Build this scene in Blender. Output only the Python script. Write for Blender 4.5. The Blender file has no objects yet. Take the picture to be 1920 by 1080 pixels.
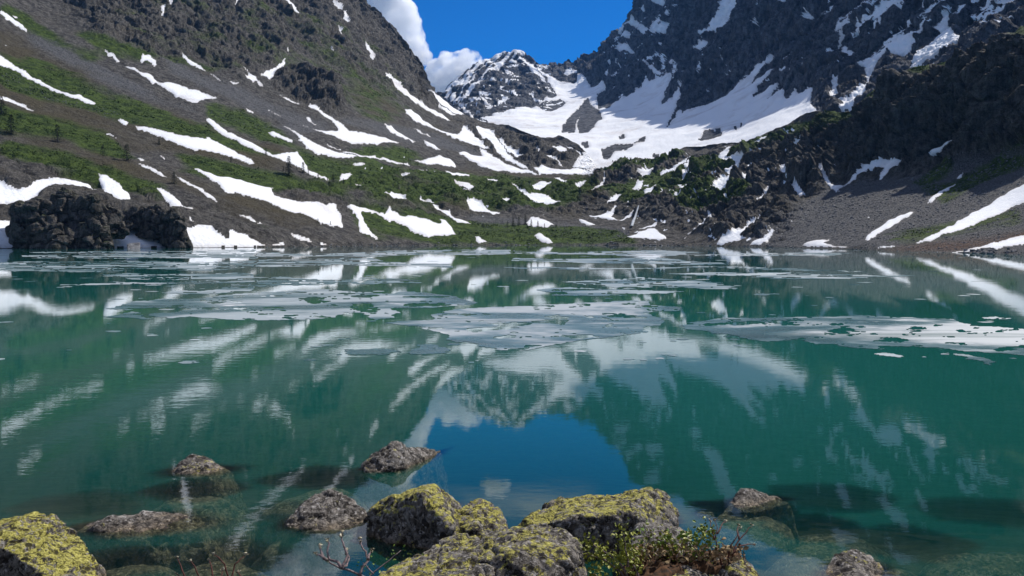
import bpy, bmesh, math, random
import numpy as np
from mathutils import Vector

random.seed(7)
rng = np.random.default_rng(7)
C = bpy.context.scene.collection
SC = bpy.context.scene

# ------------------------------------------------------------------ camera, sky, sun
F = 1500.0                      # focal length in photo pixels (1920 wide)
CAM_H = 2.4                     # metres above the lake
HORIZON = 451.0
PITCH = math.atan((540 - HORIZON) / F)
cam_d = bpy.data.cameras.new('camera')
cam = bpy.data.objects.new('camera', cam_d)
C.objects.link(cam)
cam.location = (0, 0, CAM_H)
cam.rotation_euler = (math.radians(90) - PITCH, 0, 0)
cam_d.sensor_width = 36.0
cam_d.lens = 36.0 * F / 1920.0
cam_d.clip_start = 0.1
cam_d.clip_end = 60000
SC.camera = cam

SUN_AZ = math.radians(47)       # clockwise from +Y (view direction) towards +X
SUN_EL = math.radians(48)
world = bpy.data.worlds.new('World')
SC.world = world
world.use_nodes = True
wn = world.node_tree
for n in list(wn.nodes):
    wn.nodes.remove(n)
def wnode(t, **kw):
    n = wn.nodes.new(t)
    for k, v in kw.items():
        setattr(n, k, v)
    return n
wl = wn.links.new
out = wnode('ShaderNodeOutputWorld')
bg = wnode('ShaderNodeBackground')
sky = wnode('ShaderNodeTexSky')
sky.sky_type = 'NISHITA'
sky.sun_disc = False
sky.sun_elevation = SUN_EL
sky.sun_rotation = SUN_AZ
sky.altitude = 2200
sky.air_density = 1.0
sky.dust_density = 0.2
sky.ozone_density = 3.0
tint = wnode('ShaderNodeMix', data_type='RGBA', blend_type='MULTIPLY')
tint.inputs[0].default_value = 1.0
tint.inputs[7].default_value = (0.01, 0.50, 1.04, 1)
wl(sky.outputs[0], tint.inputs[6])
# thin high clouds over the whole upper sky (seen mirrored in the lake)
tc = wnode('ShaderNodeTexCoord')
sep = wnode('ShaderNodeSeparateXYZ')
wl(tc.outputs['Generated'], sep.inputs[0])
zc = wnode('ShaderNodeMath', operation='MAXIMUM')
wl(sep.outputs[2], zc.inputs[0]); zc.inputs[1].default_value = 0.05
dx = wnode('ShaderNodeMath', operation='DIVIDE'); wl(sep.outputs[0], dx.inputs[0]); wl(zc.outputs[0], dx.inputs[1])
dy = wnode('ShaderNodeMath', operation='DIVIDE'); wl(sep.outputs[1], dy.inputs[0]); wl(zc.outputs[0], dy.inputs[1])
cmb = wnode('ShaderNodeCombineXYZ'); wl(dx.outputs[0], cmb.inputs[0]); wl(dy.outputs[0], cmb.inputs[1])
cn = wnode('ShaderNodeTexNoise'); cn.inputs['Scale'].default_value = 1.5; cn.inputs['Detail'].default_value = 7; cn.inputs['Roughness'].default_value = 0.6
cn.inputs['Distortion'].default_value = 0.6
wl(cmb.outputs[0], cn.inputs['Vector'])
cr = wnode('ShaderNodeMapRange', interpolation_type='SMOOTHSTEP')
cr.inputs[1].default_value = 0.42; cr.inputs[2].default_value = 0.62
wl(cn.outputs[0], cr.inputs[0])
em = wnode('ShaderNodeMapRange', interpolation_type='SMOOTHSTEP')
em.inputs[1].default_value = 0.285; em.inputs[2].default_value = 0.33
wl(sep.outputs[2], em.inputs[0])
cm = wnode('ShaderNodeMath', operation='MULTIPLY'); wl(cr.outputs[0], cm.inputs[0]); wl(em.outputs[0], cm.inputs[1])
cm2 = wnode('ShaderNodeMath', operation='MULTIPLY'); wl(cm.outputs[0], cm2.inputs[0]); cm2.inputs[1].default_value = 0.75
cmix = wnode('ShaderNodeMix', data_type='RGBA')
wl(cm2.outputs[0], cmix.inputs[0]); wl(tint.outputs[2], cmix.inputs[6]); cmix.inputs[7].default_value = (8.0, 8.2, 8.6, 1)
wl(cmix.outputs[2], bg.inputs[0])
bg.inputs[1].default_value = 0.10
wl(bg.outputs[0], out.inputs[0])

sun_d = bpy.data.lights.new('sun', 'SUN')
sun_d.energy = 5.0
sun_d.angle = math.radians(0.5)
sun_d.color = (1.0, 0.955, 0.89)
sun = bpy.data.objects.new('sun', sun_d)
C.objects.link(sun)
SUN_DIR = Vector((math.sin(SUN_AZ) * math.cos(SUN_EL), math.cos(SUN_AZ) * math.cos(SUN_EL), math.sin(SUN_EL)))
sun.rotation_euler = SUN_DIR.to_track_quat('Z', 'Y').to_euler()
sun.location = (0, 0, 900)
SC.view_settings.view_transform = 'Standard'
SC.view_settings.look = 'None'
SC.view_settings.exposure = 0.0
SC.view_settings.gamma = 1.0
SC.view_settings.use_curve_mapping = False
SC.cycles.max_bounces = 16
SC.cycles.diffuse_bounces = 4
SC.cycles.glossy_bounces = 4
SC.cycles.volume_bounces = 16
SC.cycles.transparent_max_bounces = 12

# ------------------------------------------------------------------ helpers
CP, SP = math.cos(PITCH), math.sin(PITCH)
def P(u, v, Y):
    """world point seen at photo pixel (u, v) at forward distance Y"""
    u = np.asarray(u, float); v = np.asarray(v, float); Y = np.asarray(Y, float)
    xr = (u - 960) / F; yr = (540 - v) / F
    dy_ = CP + yr * SP; dz_ = -SP + yr * CP
    t = Y / dy_
    return np.stack([xr * t + 0 * Y, Y + 0 * t, CAM_H + dz_ * t], -1)
def water_Y(v):
    yr = (540 - np.asarray(v, float)) / F
    return CAM_H * (CP + yr * SP) / np.maximum(SP - yr * CP, 1e-4)

def perlin(x, y, z, seed=0):
    x = np.asarray(x, np.float32); y = np.asarray(y, np.float32); z = np.asarray(z, np.float32)
    xi = np.floor(x); yi = np.floor(y); zi = np.floor(z)
    xf = x - xi; yf = y - yi; zf = z - zi
    X = xi.astype(np.int64); Yv = yi.astype(np.int64); Z = zi.astype(np.int64)
    M = 0xFFFFFFFF
    def fade(t): return t * t * t * (t * (t * 6 - 15) + 10)
    u, v, w = fade(xf), fade(yf), fade(zf)
    hx = [((X + i) * 374761393) & M for i in (0, 1)]
    hy = [((Yv + i) * 668265263) & M for i in (0, 1)]
    hz = [((Z + i) * 2147483647 + seed * 1274126177) & M for i in (0, 1)]
    def g(i, j, k):
        h = (hx[i] ^ hy[j] ^ hz[k]) & M
        h = ((h ^ (h >> 13)) * 1274126177) & M
        h = (h ^ (h >> 16))
        a = (h & 255).astype(np.float32) * (2 * math.pi / 256)
        c = ((h >> 8) & 255).astype(np.float32) / 127.5 - 1
        s = np.sqrt(np.maximum(0, 1 - c * c))
        return np.cos(a) * s * (xf - i) + np.sin(a) * s * (yf - j) + c * (zf - k)
    def L(a, b, t): return a + t * (b - a)
    x00 = L(g(0,0,0), g(1,0,0), u); x10 = L(g(0,1,0), g(1,1,0), u)
    x01 = L(g(0,0,1), g(1,0,1), u); x11 = L(g(0,1,1), g(1,1,1), u)
    return L(L(x00, x10, v), L(x01, x11, v), w) * 1.5

def fbm(p, lam, octs, seed=0, pers=0.5, ridged=False, minlam=None, stretch=(1, 1, 1)):
    """p (...,3); fractal noise about -1..1, octaves finer than minlam fade away"""
    tot = np.zeros(p.shape[:-1], np.float32); a = 1.0; s = 0.0
    for o in range(octs):
        l = lam / 2 ** o
        n = perlin(p[..., 0] / l * stretch[0] + 17.3 * o, p[..., 1] / l * stretch[1] + 5.1 * o, p[..., 2] / l * stretch[2], seed + o)
        if ridged:
            n = 1 - 2.2 * np.abs(n)
        if minlam is not None:
            n = n * np.clip((l / minlam - 0.5) * 1.0, 0, 1)
        tot += a * n; s += a; a *= pers
    return tot / s

def joints(p, cell, seed=0, stretch=(1, 1, 1), width=0.10):
    """jointed rock: a random step per block (-1..1) and a crack mask between blocks"""
    sh = p.shape[:-1]
    q = (p.reshape(-1, 3) * (np.array(stretch) / cell)).astype(np.float32)
    b = np.floor(q).astype(np.int64); f = q - b
    d1 = np.full(len(q), 9.0, np.float32); d2 = d1.copy(); hid = np.zeros(len(q), np.float32)
    M = 0xFFFFFFFF
    for i in (-1, 0, 1):
        for j in (-1, 0, 1):
            for k in (-1, 0, 1):
                h = ((b[:, 0] + i) * 374761393 ^ (b[:, 1] + j) * 668265263 ^ ((b[:, 2] + k) * 2147483647 + seed * 974711)) & M
                h = ((h ^ (h >> 13)) * 1274126177) & M; h ^= h >> 16
                x = i + ((h & 1023).astype(np.float32) / 1023) - f[:, 0]
                y = j + (((h >> 10) & 1023).astype(np.float32) / 1023) - f[:, 1]
                z = k + (((h >> 20) & 1023).astype(np.float32) / 1023) - f[:, 2]
                d = x * x + y * y + z * z
                nearer = d < d1
                d2 = np.where(nearer, d1, np.minimum(d2, d)); d1 = np.where(nearer, d, d1)
                hid = np.where(nearer, ((h >> 5) & 255).astype(np.float32) / 127.5 - 1, hid)
    e = np.sqrt(d2) - np.sqrt(d1)
    return hid.reshape(sh), np.clip(1 - e / width, 0, 1).reshape(sh)

def pip(poly, u, v):
    poly = np.asarray(poly, float)
    inside = np.zeros(u.shape, bool)
    x0, y0 = poly.min(0); x1, y1 = poly.max(0)
    sel = np.nonzero((u >= x0) & (u <= x1) & (v >= y0) & (v <= y1))
    if len(sel[0]) == 0:
        return inside
    uu = u[sel]; vv = v[sel]
    ins = np.zeros(uu.shape, bool)
    j = len(poly) - 1
    for i in range(len(poly)):
        xi, yi = poly[i]; xj, yj = poly[j]
        if yi != yj:
            c = ((yi > vv) != (yj > vv)) & (uu < (xj - xi) * (vv - yi) / (yj - yi) + xi)
            ins ^= c
        j = i
    inside[sel] = ins
    return inside

def blur(a, r):
    """separable box blur, twice"""
    a = a.astype(np.float32)
    for _ in range(2):
        for ax in (0, 1):
            pad = [(0, 0), (0, 0)]; pad[ax] = (r + 1, r)
            c = np.cumsum(np.pad(a, pad, mode='edge'), axis=ax)
            n = a.shape[ax]
            if ax == 0: a = (c[2 * r + 1:2 * r + 1 + n] - c[:n]) / (2 * r + 1)
            else: a = (c[:, 2 * r + 1:2 * r + 1 + n] - c[:, :n]) / (2 * r + 1)
    return a

def smooth1(y, n):
    k = np.ones(n) / n
    for _ in range(2):
        y = np.convolve(np.pad(y, n // 2, mode='edge'), k, 'valid')[:len(y)]
    return y

def mesh_from(name, verts, faces, mat, parent=None, smooth=True, attrs=None):
    """verts (n,3), faces (m,k) of one size -> linked object"""
    verts = np.ascontiguousarray(verts, np.float32); faces = np.ascontiguousarray(faces, np.int32)
    me = bpy.data.meshes.new(name)
    k = faces.shape[1]
    me.vertices.add(len(verts)); me.vertices.foreach_set('co', verts.ravel())
    me.loops.add(faces.size); me.loops.foreach_set('vertex_index', faces.ravel())
    me.polygons.add(len(faces))
    me.polygons.foreach_set('loop_start', np.arange(0, faces.size, k, dtype=np.int32))
    me.polygons.foreach_set('loop_total', np.full(len(faces), k, np.int32))
    me.update(calc_edges=True)
    if smooth:
        me.polygons.foreach_set('use_smooth', np.ones(len(faces), bool))
    for an, av in (attrs or {}).items():
        at = me.attributes.new(an, 'FLOAT', 'POINT')
        at.data.foreach_set('value', np.ascontiguousarray(av, np.float32))
    if mat: me.materials.append(mat)
    ob = bpy.data.objects.new(name, me)
    C.objects.link(ob)
    if parent is not None: ob.parent = parent
    return ob

def tag(o, label, cat, group=None):
    o['label'] = label; o['category'] = cat
    if group: o['group'] = group
    return o
def struct(o):
    o['kind'] = 'structure'; return o
def empty(name, loc):
    e = bpy.data.objects.new(name, None); e.location = loc; C.objects.link(e); return e

# ------------------------------------------------------------------ materials
class NT:
    def __init__(self, name):
        self.m = bpy.data.materials.new(name); self.m.use_nodes = True
        self.t = self.m.node_tree
        for n in list(self.t.nodes): self.t.nodes.remove(n)
        self.out = self.n('ShaderNodeOutputMaterial')
    def n(self, t, **kw):
        x = self.t.nodes.new(t)
        for k, v in kw.items(): setattr(x, k, v)
        return x
    def l(self, a, b): self.t.links.new(a, b)
    def val(self, s, v):
        if hasattr(v, 'is_linked') or isinstance(v, bpy.types.NodeSocket): self.l(v, s)
        else: s.default_value = v
    def attr(self, name, typ='GEOMETRY'):
        a = self.n('ShaderNodeAttribute', attribute_type=typ); a.attribute_name = name
        return a.outputs['Fac']
    def noise(self, scale, detail=6, rough=0.6, vec=None, dist=0.0):
        x = self.n('ShaderNodeTexNoise'); x.inputs['Scale'].default_value = scale
        x.inputs['Detail'].default_value = detail; x.inputs['Roughness'].default_value = rough
        x.inputs['Distortion'].default_value = dist
        if vec is not None: self.l(vec, x.inputs['Vector'])
        return x.outputs[0]
    def vor(self, scale, vec=None, feature='F1'):
        x = self.n('ShaderNodeTexVoronoi', feature=feature); x.inputs['Scale'].default_value = scale
        if vec is not None: self.l(vec, x.inputs['Vector'])
        return x
    def pos(self, scale=None):
        g = self.n('ShaderNodeNewGeometry').outputs['Position']
        if scale is None: return g
        m = self.n('ShaderNodeVectorMath', operation='MULTIPLY'); self.l(g, m.inputs[0]); m.inputs[1].default_value = scale
        return m.outputs[0]
    def normal_z(self):
        g = self.n('ShaderNodeNewGeometry').outputs['Normal']
        s = self.n('ShaderNodeSeparateXYZ'); self.l(g, s.inputs[0]); return s.outputs[2]
    def ramp(self, x, a, b, lo=0.0, hi=1.0, smooth=True):
        r = self.n('ShaderNodeMapRange', interpolation_type='SMOOTHSTEP' if smooth else 'LINEAR')
        self.val(r.inputs[0], x)
        for i, q in zip((1, 2, 3, 4), (a, b, lo, hi)): self.val(r.inputs[i], q)
        return r.outputs[0]
    def math(self, op, a, b=None):
        m = self.n('ShaderNodeMath', operation=op); self.val(m.inputs[0], a)
        if b is not None: self.val(m.inputs[1], b)
        return m.outputs[0]
    def mix(self, f, a, b):
        m = self.n('ShaderNodeMix', data_type='RGBA'); self.val(m.inputs[0], f)
        for i, q in ((6, a), (7, b)):
            if isinstance(q, tuple): m.inputs[i].default_value = (*q, 1)
            else: self.l(q, m.inputs[i])
        return m.outputs[2]
    def mul(self, a, b):
        m = self.n('ShaderNodeMix', data_type='RGBA', blend_type='MULTIPLY'); m.inputs[0].default_value = 1
        for i, q in ((6, a), (7, b)):
            if isinstance(q, tuple): m.inputs[i].default_value = (*q, 1)
            else: self.l(q, m.inputs[i])
        return m.outputs[2]
    def grey(self, f):
        c = self.n('ShaderNodeCombineColor')
        for i in range(3): self.l(f, c.inputs[i])
        return c.outputs[0]
    def bump(self, h, strength, dist, normal=None):
        b = self.n('ShaderNodeBump'); b.inputs['Strength'].default_value = strength; b.inputs['Distance'].default_value = dist
        self.l(h, b.inputs['Height'])
        if normal is not None: self.l(normal, b.inputs['Normal'])
        return b.outputs[0]
    def principled(self, col, rough=0.9, normal=None, **kw):
        p = self.n('ShaderNodeBsdfPrincipled')
        if isinstance(col, tuple): p.inputs['Base Color'].default_value = (*col, 1)
        else: self.l(col, p.inputs['Base Color'])
        self.val(p.inputs['Roughness'], rough)
        p.inputs['Specular IOR Level'].default_value = kw.get('spec', 0.3)
        if normal is not None: self.l(normal, p.inputs['Normal'])
        self.l(p.outputs[0], self.out.inputs[0])
        return p

def mat_terrain(name, rock_a, rock_b, fine, warm=(0.10, 0.085, 0.06)):
    t = NT(name)
    pos = t.pos()
    n1 = t.noise(fine * 0.25, 8, 0.65, pos); n2 = t.noise(fine * 2.2, 5, 0.7, pos)
    n3 = t.noise(fine * 0.06, 5, 0.6, pos)
    n4 = t.noise(fine * 0.5, 7, 0.7, t.pos((1.0, 1.0, 0.22)))
    rock = t.mix(t.ramp(t.math('ADD', t.math('MULTIPLY', n1, 0.45), t.math('MULTIPLY', n4, 0.55)), 0.38, 0.64), rock_a, rock_b)
    rock = t.mix(t.ramp(n3, 0.5, 0.72, 0, 0.6), rock, warm)
    scree = t.mix(t.ramp(n2, 0.35, 0.65), (0.085, 0.085, 0.088), (0.175, 0.172, 0.17))
    base = t.mix(t.attr('scree'), rock, scree)
    soil = t.mix(t.ramp(n2, 0.35, 0.65), (0.05, 0.042, 0.022), (0.125, 0.105, 0.062))
    base = t.mix(t.attr('soil'), base, soil)
    grass = t.mix(t.ramp(n1, 0.35, 0.65), (0.024, 0.050, 0.006), (0.092, 0.142, 0.021))
    grass = t.mix(t.ramp(n2, 0.55, 0.75, 0, 0.5), grass, (0.095, 0.10, 0.03))
    base = t.mix(t.attr('grass'), base, grass)
    base = t.mix(t.attr('rust'), base, (0.13, 0.055, 0.02))
    base = t.mul(base, t.grey(t.ramp(n2, 0.30, 0.70, 0.40, 1.55, False)))
    hb = t.math('ADD', t.math('MULTIPLY', n1, 1.0), t.math('MULTIPLY', n2, 0.35))
    t.principled(base, 0.92, t.bump(hb, 1.0, 4.5 / fine), spec=0.2)
    return t.m
M_FRONT = mat_terrain('slope_ground', (0.040, 0.038, 0.036), (0.190, 0.176, 0.155), 0.9)
M_CRAG = mat_terrain('outcrop_rock', (0.030, 0.027, 0.024), (0.21, 0.19, 0.165), 1.6, (0.09, 0.085, 0.055))
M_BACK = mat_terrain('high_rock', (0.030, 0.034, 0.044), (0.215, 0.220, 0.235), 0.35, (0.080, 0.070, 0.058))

def mat_snow():
    t = NT('snow')
    pos = t.pos()
    n = t.noise(0.018, 8, 0.66, pos, 0.8); f = t.noise(0.6, 5, 0.6, pos)
    col = t.mix(t.ramp(n, 0.50, 0.72, 0, 0.75), (0.84, 0.85, 0.86), (0.55, 0.51, 0.49))
    col = t.mix(t.ramp(f, 0.62, 0.8, 0, 0.3), col, (0.6, 0.56, 0.53))
    col = t.mix(t.math('MULTIPLY', t.attr('rim'), t.ramp(f, 0.35, 0.6, 0.2, 0.85)), col, (0.42, 0.38, 0.34))
    t.principled(col, 0.7, t.bump(f, 0.5, 0.9), spec=0.2)
    return t.m
M_SNOW = mat_snow()

def mat_boulder():
    t = NT('lichen_rock')
    pos = t.n('ShaderNodeTexCoord').outputs['Object']
    lich = t.attr('lichen', 'OBJECT')
    nz = t.normal_z()
    big = t.noise(3.0, 5, 0.6, pos); mid = t.noise(11, 7, 0.7, pos, 0.4); fin = t.noise(55, 5, 0.7, pos)
    col = t.mix(t.ramp(mid, 0.35, 0.66), (0.075, 0.066, 0.058), (0.35, 0.315, 0.275))
    pale = t.noise(26, 4, 0.6, pos, 0.5)
    col = t.mix(t.ramp(pale, 0.56, 0.64, 0, 0.8), col, (0.58, 0.54, 0.50))
    # yellow map lichen, mostly on upward faces
    lb = t.math('ADD', t.math('ADD', t.math('MULTIPLY', t.noise(15, 9, 0.76, pos, 0.5), 1.0), t.math('MULTIPLY', big, 0.35)), t.math('MULTIPLY', nz, 0.24))
    thr = t.ramp(lich, 0, 1, 1.10, 0.815, False)
    lm = t.ramp(t.math('SUBTRACT', lb, thr), 0.0, 0.06)
    ly = t.mix(t.ramp(fin, 0.35, 0.65), (0.30, 0.27, 0.045), (0.66, 0.60, 0.17))
    col = t.mix(lm, col, ly)
    # dark lichen spots and pits
    v = t.vor(13, pos)
    dm = t.math('MULTIPLY', t.ramp(v.outputs['Distance'], 0.26, 0.36, 1, 0), t.ramp(t.noise(7, 3, 0.5, pos), 0.46, 0.58))
    dn = t.ramp(t.noise(14, 8, 0.78, pos, 0.9), 0.545, 0.585)
    spk = t.math('MULTIPLY', t.ramp(t.noise(38, 6, 0.72, pos, 0.6), 0.53, 0.59), t.ramp(t.noise(6, 4, 0.6, pos), 0.40, 0.60, 0.35, 1.0))
    dark = t.math('MAXIMUM', t.math('MAXIMUM', dm, dn), spk)
    col = t.mix(t.math('MULTIPLY', dark, 0.92), col, (0.016, 0.012, 0.010))
    # wet band at the waterline, weed stained below
    z = t.n('ShaderNodeSeparateXYZ'); t.l(t.pos(), z.inputs[0])
    wet = t.ramp(t.math('ADD', z.outputs[2], t.math('MULTIPLY', mid, -0.05)), -0.03, 0.03, 1, 0)
    col = t.mix(wet, col, t.mul(col, (0.90, 0.78, 0.60)))
    h = t.math('ADD', t.math('MULTIPLY', mid, 1.0), t.math('ADD', t.math('MULTIPLY', fin, 0.30), t.math('MULTIPLY', dark, -0.25)))
    t.principled(col, t.ramp(wet, 0, 1, 0.92, 0.35), t.bump(h, 1.0, 0.055), spec=0.25)
    return t.m
M_ROCK = mat_boulder()

def mat_bed():
    t = NT('lake_bed_silt')
    pos = t.pos()
    n = t.noise(0.9, 7, 0.65, pos); f = t.noise(9, 5, 0.6, pos)
    col = t.mix(t.ramp(n, 0.35, 0.65), (0.055, 0.044, 0.028), (0.16, 0.130, 0.085))
    col = t.mul(col, t.grey(t.ramp(f, 0.3, 0.7, 0.6, 1.2)))
    t.principled(col, 0.95, t.bump(f, 0.6, 0.05))
    return t.m
M_BED = mat_bed()

def mat_water():
    t = NT('lake_water')
    sx = t.n('ShaderNodeSeparateXYZ'); t.l(t.pos(), sx.inputs[0])
    # ripples: fine wavelets with patches of calm
    w1 = t.noise(1.0, 3, 0.55, t.pos((7.0, 11.0, 1))); w2 = t.noise(1.0, 3, 0.5, t.pos((1.6, 3.4, 1)))
    w3 = t.noise(1.0, 2, 0.5, t.pos((0.10, 0.22, 1)))
    calm = t.ramp(t.noise(1.0, 3, 0.5, t.pos((0.18, 0.05, 1))), 0.35, 0.65, 0.35, 1.0)
    h = t.math('ADD', t.math('MULTIPLY', w1, 0.010), t.math('ADD', t.math('MULTIPLY', w2, 0.028), t.math('MULTIPLY', w3, 0.08)))
    h = t.math('MULTIPLY', t.math('MULTIPLY', h, calm), t.ramp(sx.outputs[1], 8, 30, 1.5, 1.0))
    b = t.n('ShaderNodeBump'); b.inputs['Strength'].default_value = 0.12; b.inputs['Distance'].default_value = 0.30
    t.l(h, b.inputs['Height'])
    nrm = b.outputs[0]
    fr = t.n('ShaderNodeFresnel'); fr.inputs['IOR'].default_value = 1.42; t.l(nrm, fr.inputs['Normal'])
    gl = t.n('ShaderNodeBsdfGlossy'); gl.inputs['Roughness'].default_value = 0.02; gl.inputs['Color'].default_value = (0.96, 0.98, 1, 1)
    t.l(nrm, gl.inputs['Normal'])
    tr = t.n('ShaderNodeBsdfTransparent'); tr.inputs['Color'].default_value = (0.80, 0.88, 0.80, 1)
    df = t.n('ShaderNodeBsdfDiffuse')
    # silt in the water: what part of the bottom it hides grows with depth
    depth = t.attr('depth')
    silt = t.math('SUBTRACT', 1.0, t.math('EXPONENT', t.math('MULTIPLY', depth, -1.15), 0) if False else t.math('POWER', 2.718, t.math('MULTIPLY', depth, -0.50)))
    cn_ = t.noise(1.0, 4, 0.5, t.pos((0.06, 0.05, 1)))
    t.l(t.mix(t.ramp(cn_, 0.35, 0.65), (0.010, 0.125, 0.094), (0.016, 0.142, 0.122)), df.inputs['Color'])
    body = t.n('ShaderNodeMixShader'); t.l(silt, body.inputs[0]); t.l(tr.outputs[0], body.inputs[1]); t.l(df.outputs[0], body.inputs[2])
    fin = t.n('ShaderNodeMixShader'); t.l(fr.outputs[0], fin.inputs[0]); t.l(body.outputs[0], fin.inputs[1]); t.l(gl.outputs[0], fin.inputs[2])
    t.l(fin.outputs[0], t.out.inputs[0])
    return t.m
M_WATER = mat_water()

def mat_ice():
    t = NT('lake_ice')
    pos = t.pos()
    st = t.noise(1.0, 6, 0.65, t.pos((0.05, 0.40, 1)), 0.4)
    a = t.noise(1.0, 7, 0.62, t.pos((0.10, 0.16, 1)), 0.8); b = t.noise(1.0, 5, 0.65, t.pos((0.35, 0.45, 1)))
    s = t.math('ADD', t.math('MULTIPLY', a, 0.7), t.math('MULTIPLY', b, 0.3))
    wet = t.attr('wet', 'OBJECT')
    col = t.mix(t.ramp(s, 0.46, 0.55), (0.075, 0.175, 0.195), (0.43, 0.455, 0.465))
    col = t.mix(t.math('MULTIPLY', wet, 0.8), col, t.mix(t.ramp(s, 0.4, 0.62), (0.025, 0.105, 0.12), (0.19, 0.29, 0.31)))
    col = t.mix(t.ramp(b, 0.62, 0.70), col, (0.70, 0.70, 0.70))
    col = t.mix(t.ramp(st, 0.56, 0.64, 0, 0.75), col, (0.03, 0.085, 0.09))
    p = t.principled(col, t.ramp(s, 0.4, 0.6, 0.20, 0.6), t.bump(b, 0.12, 0.1), spec=0.5)
    tr = t.n('ShaderNodeBsdfTransparent'); mx = t.n('ShaderNodeMixShader')      # thin wet ice lets the water through
    t.l(t.ramp(s, 0.42, 0.58, 0.74, 0.96), mx.inputs[0]); t.l(tr.outputs[0], mx.inputs[1]); t.l(p.outputs[0], mx.inputs[2]); t.l(mx.outputs[0], t.out.inputs[0])
    return t.m
M_ICE = mat_ice()

def mat_simple(name, a, b, scale, rough=0.9, spec=0.3):
    t = NT(name)
    n = t.noise(scale, 5, 0.65, t.n('ShaderNodeTexCoord').outputs['Object'])
    t.principled(t.mix(t.ramp(n, 0.35, 0.65), a, b), rough, t.bump(n, 0.5, 0.3 / scale), spec=spec)
    return t.m
M_NEEDLE = mat_simple('dark_needles', (0.012, 0.022, 0.008), (0.035, 0.055, 0.018), 3)
M_BARK = mat_simple('bark', (0.05, 0.04, 0.035), (0.12, 0.095, 0.085), 30)
M_TWIG = mat_simple('twig_bark', (0.10, 0.070, 0.066), (0.26, 0.20, 0.20), 60)
M_REDTWIG = mat_simple('red_twig_bark', (0.05, 0.018, 0.014), (0.13, 0.05, 0.04), 60)
M_LEAF = mat_simple('young_leaf', (0.16, 0.19, 0.018), (0.36, 0.36, 0.045), 14, 0.5, 0.4)
M_GREENLEAF = mat_simple('green_leaf', (0.08, 0.15, 0.015), (0.20, 0.28, 0.035), 14, 0.45, 0.4)
M_BUD = mat_simple('catkin', (0.34, 0.30, 0.20), (0.5, 0.46, 0.34), 40)
M_MOSS = mat_simple('brown_moss', (0.020, 0.011, 0.005), (0.095, 0.042, 0.014), 25)
M_STONE = mat_simple('scree_stone', (0.07, 0.07, 0.075), (0.24, 0.235, 0.23), 0.7)
M_FALLS = mat_simple('white_water', (0.30, 0.33, 0.36), (0.5, 0.53, 0.56), 0.5)
M_DRY = mat_simple('dead_leaf', (0.10, 0.05, 0.02), (0.40, 0.30, 0.16), 20)
M_SHRUB = mat_simple('low_shrub', (0.017, 0.034, 0.005), (0.085, 0.125, 0.018), 0.5)

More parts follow.
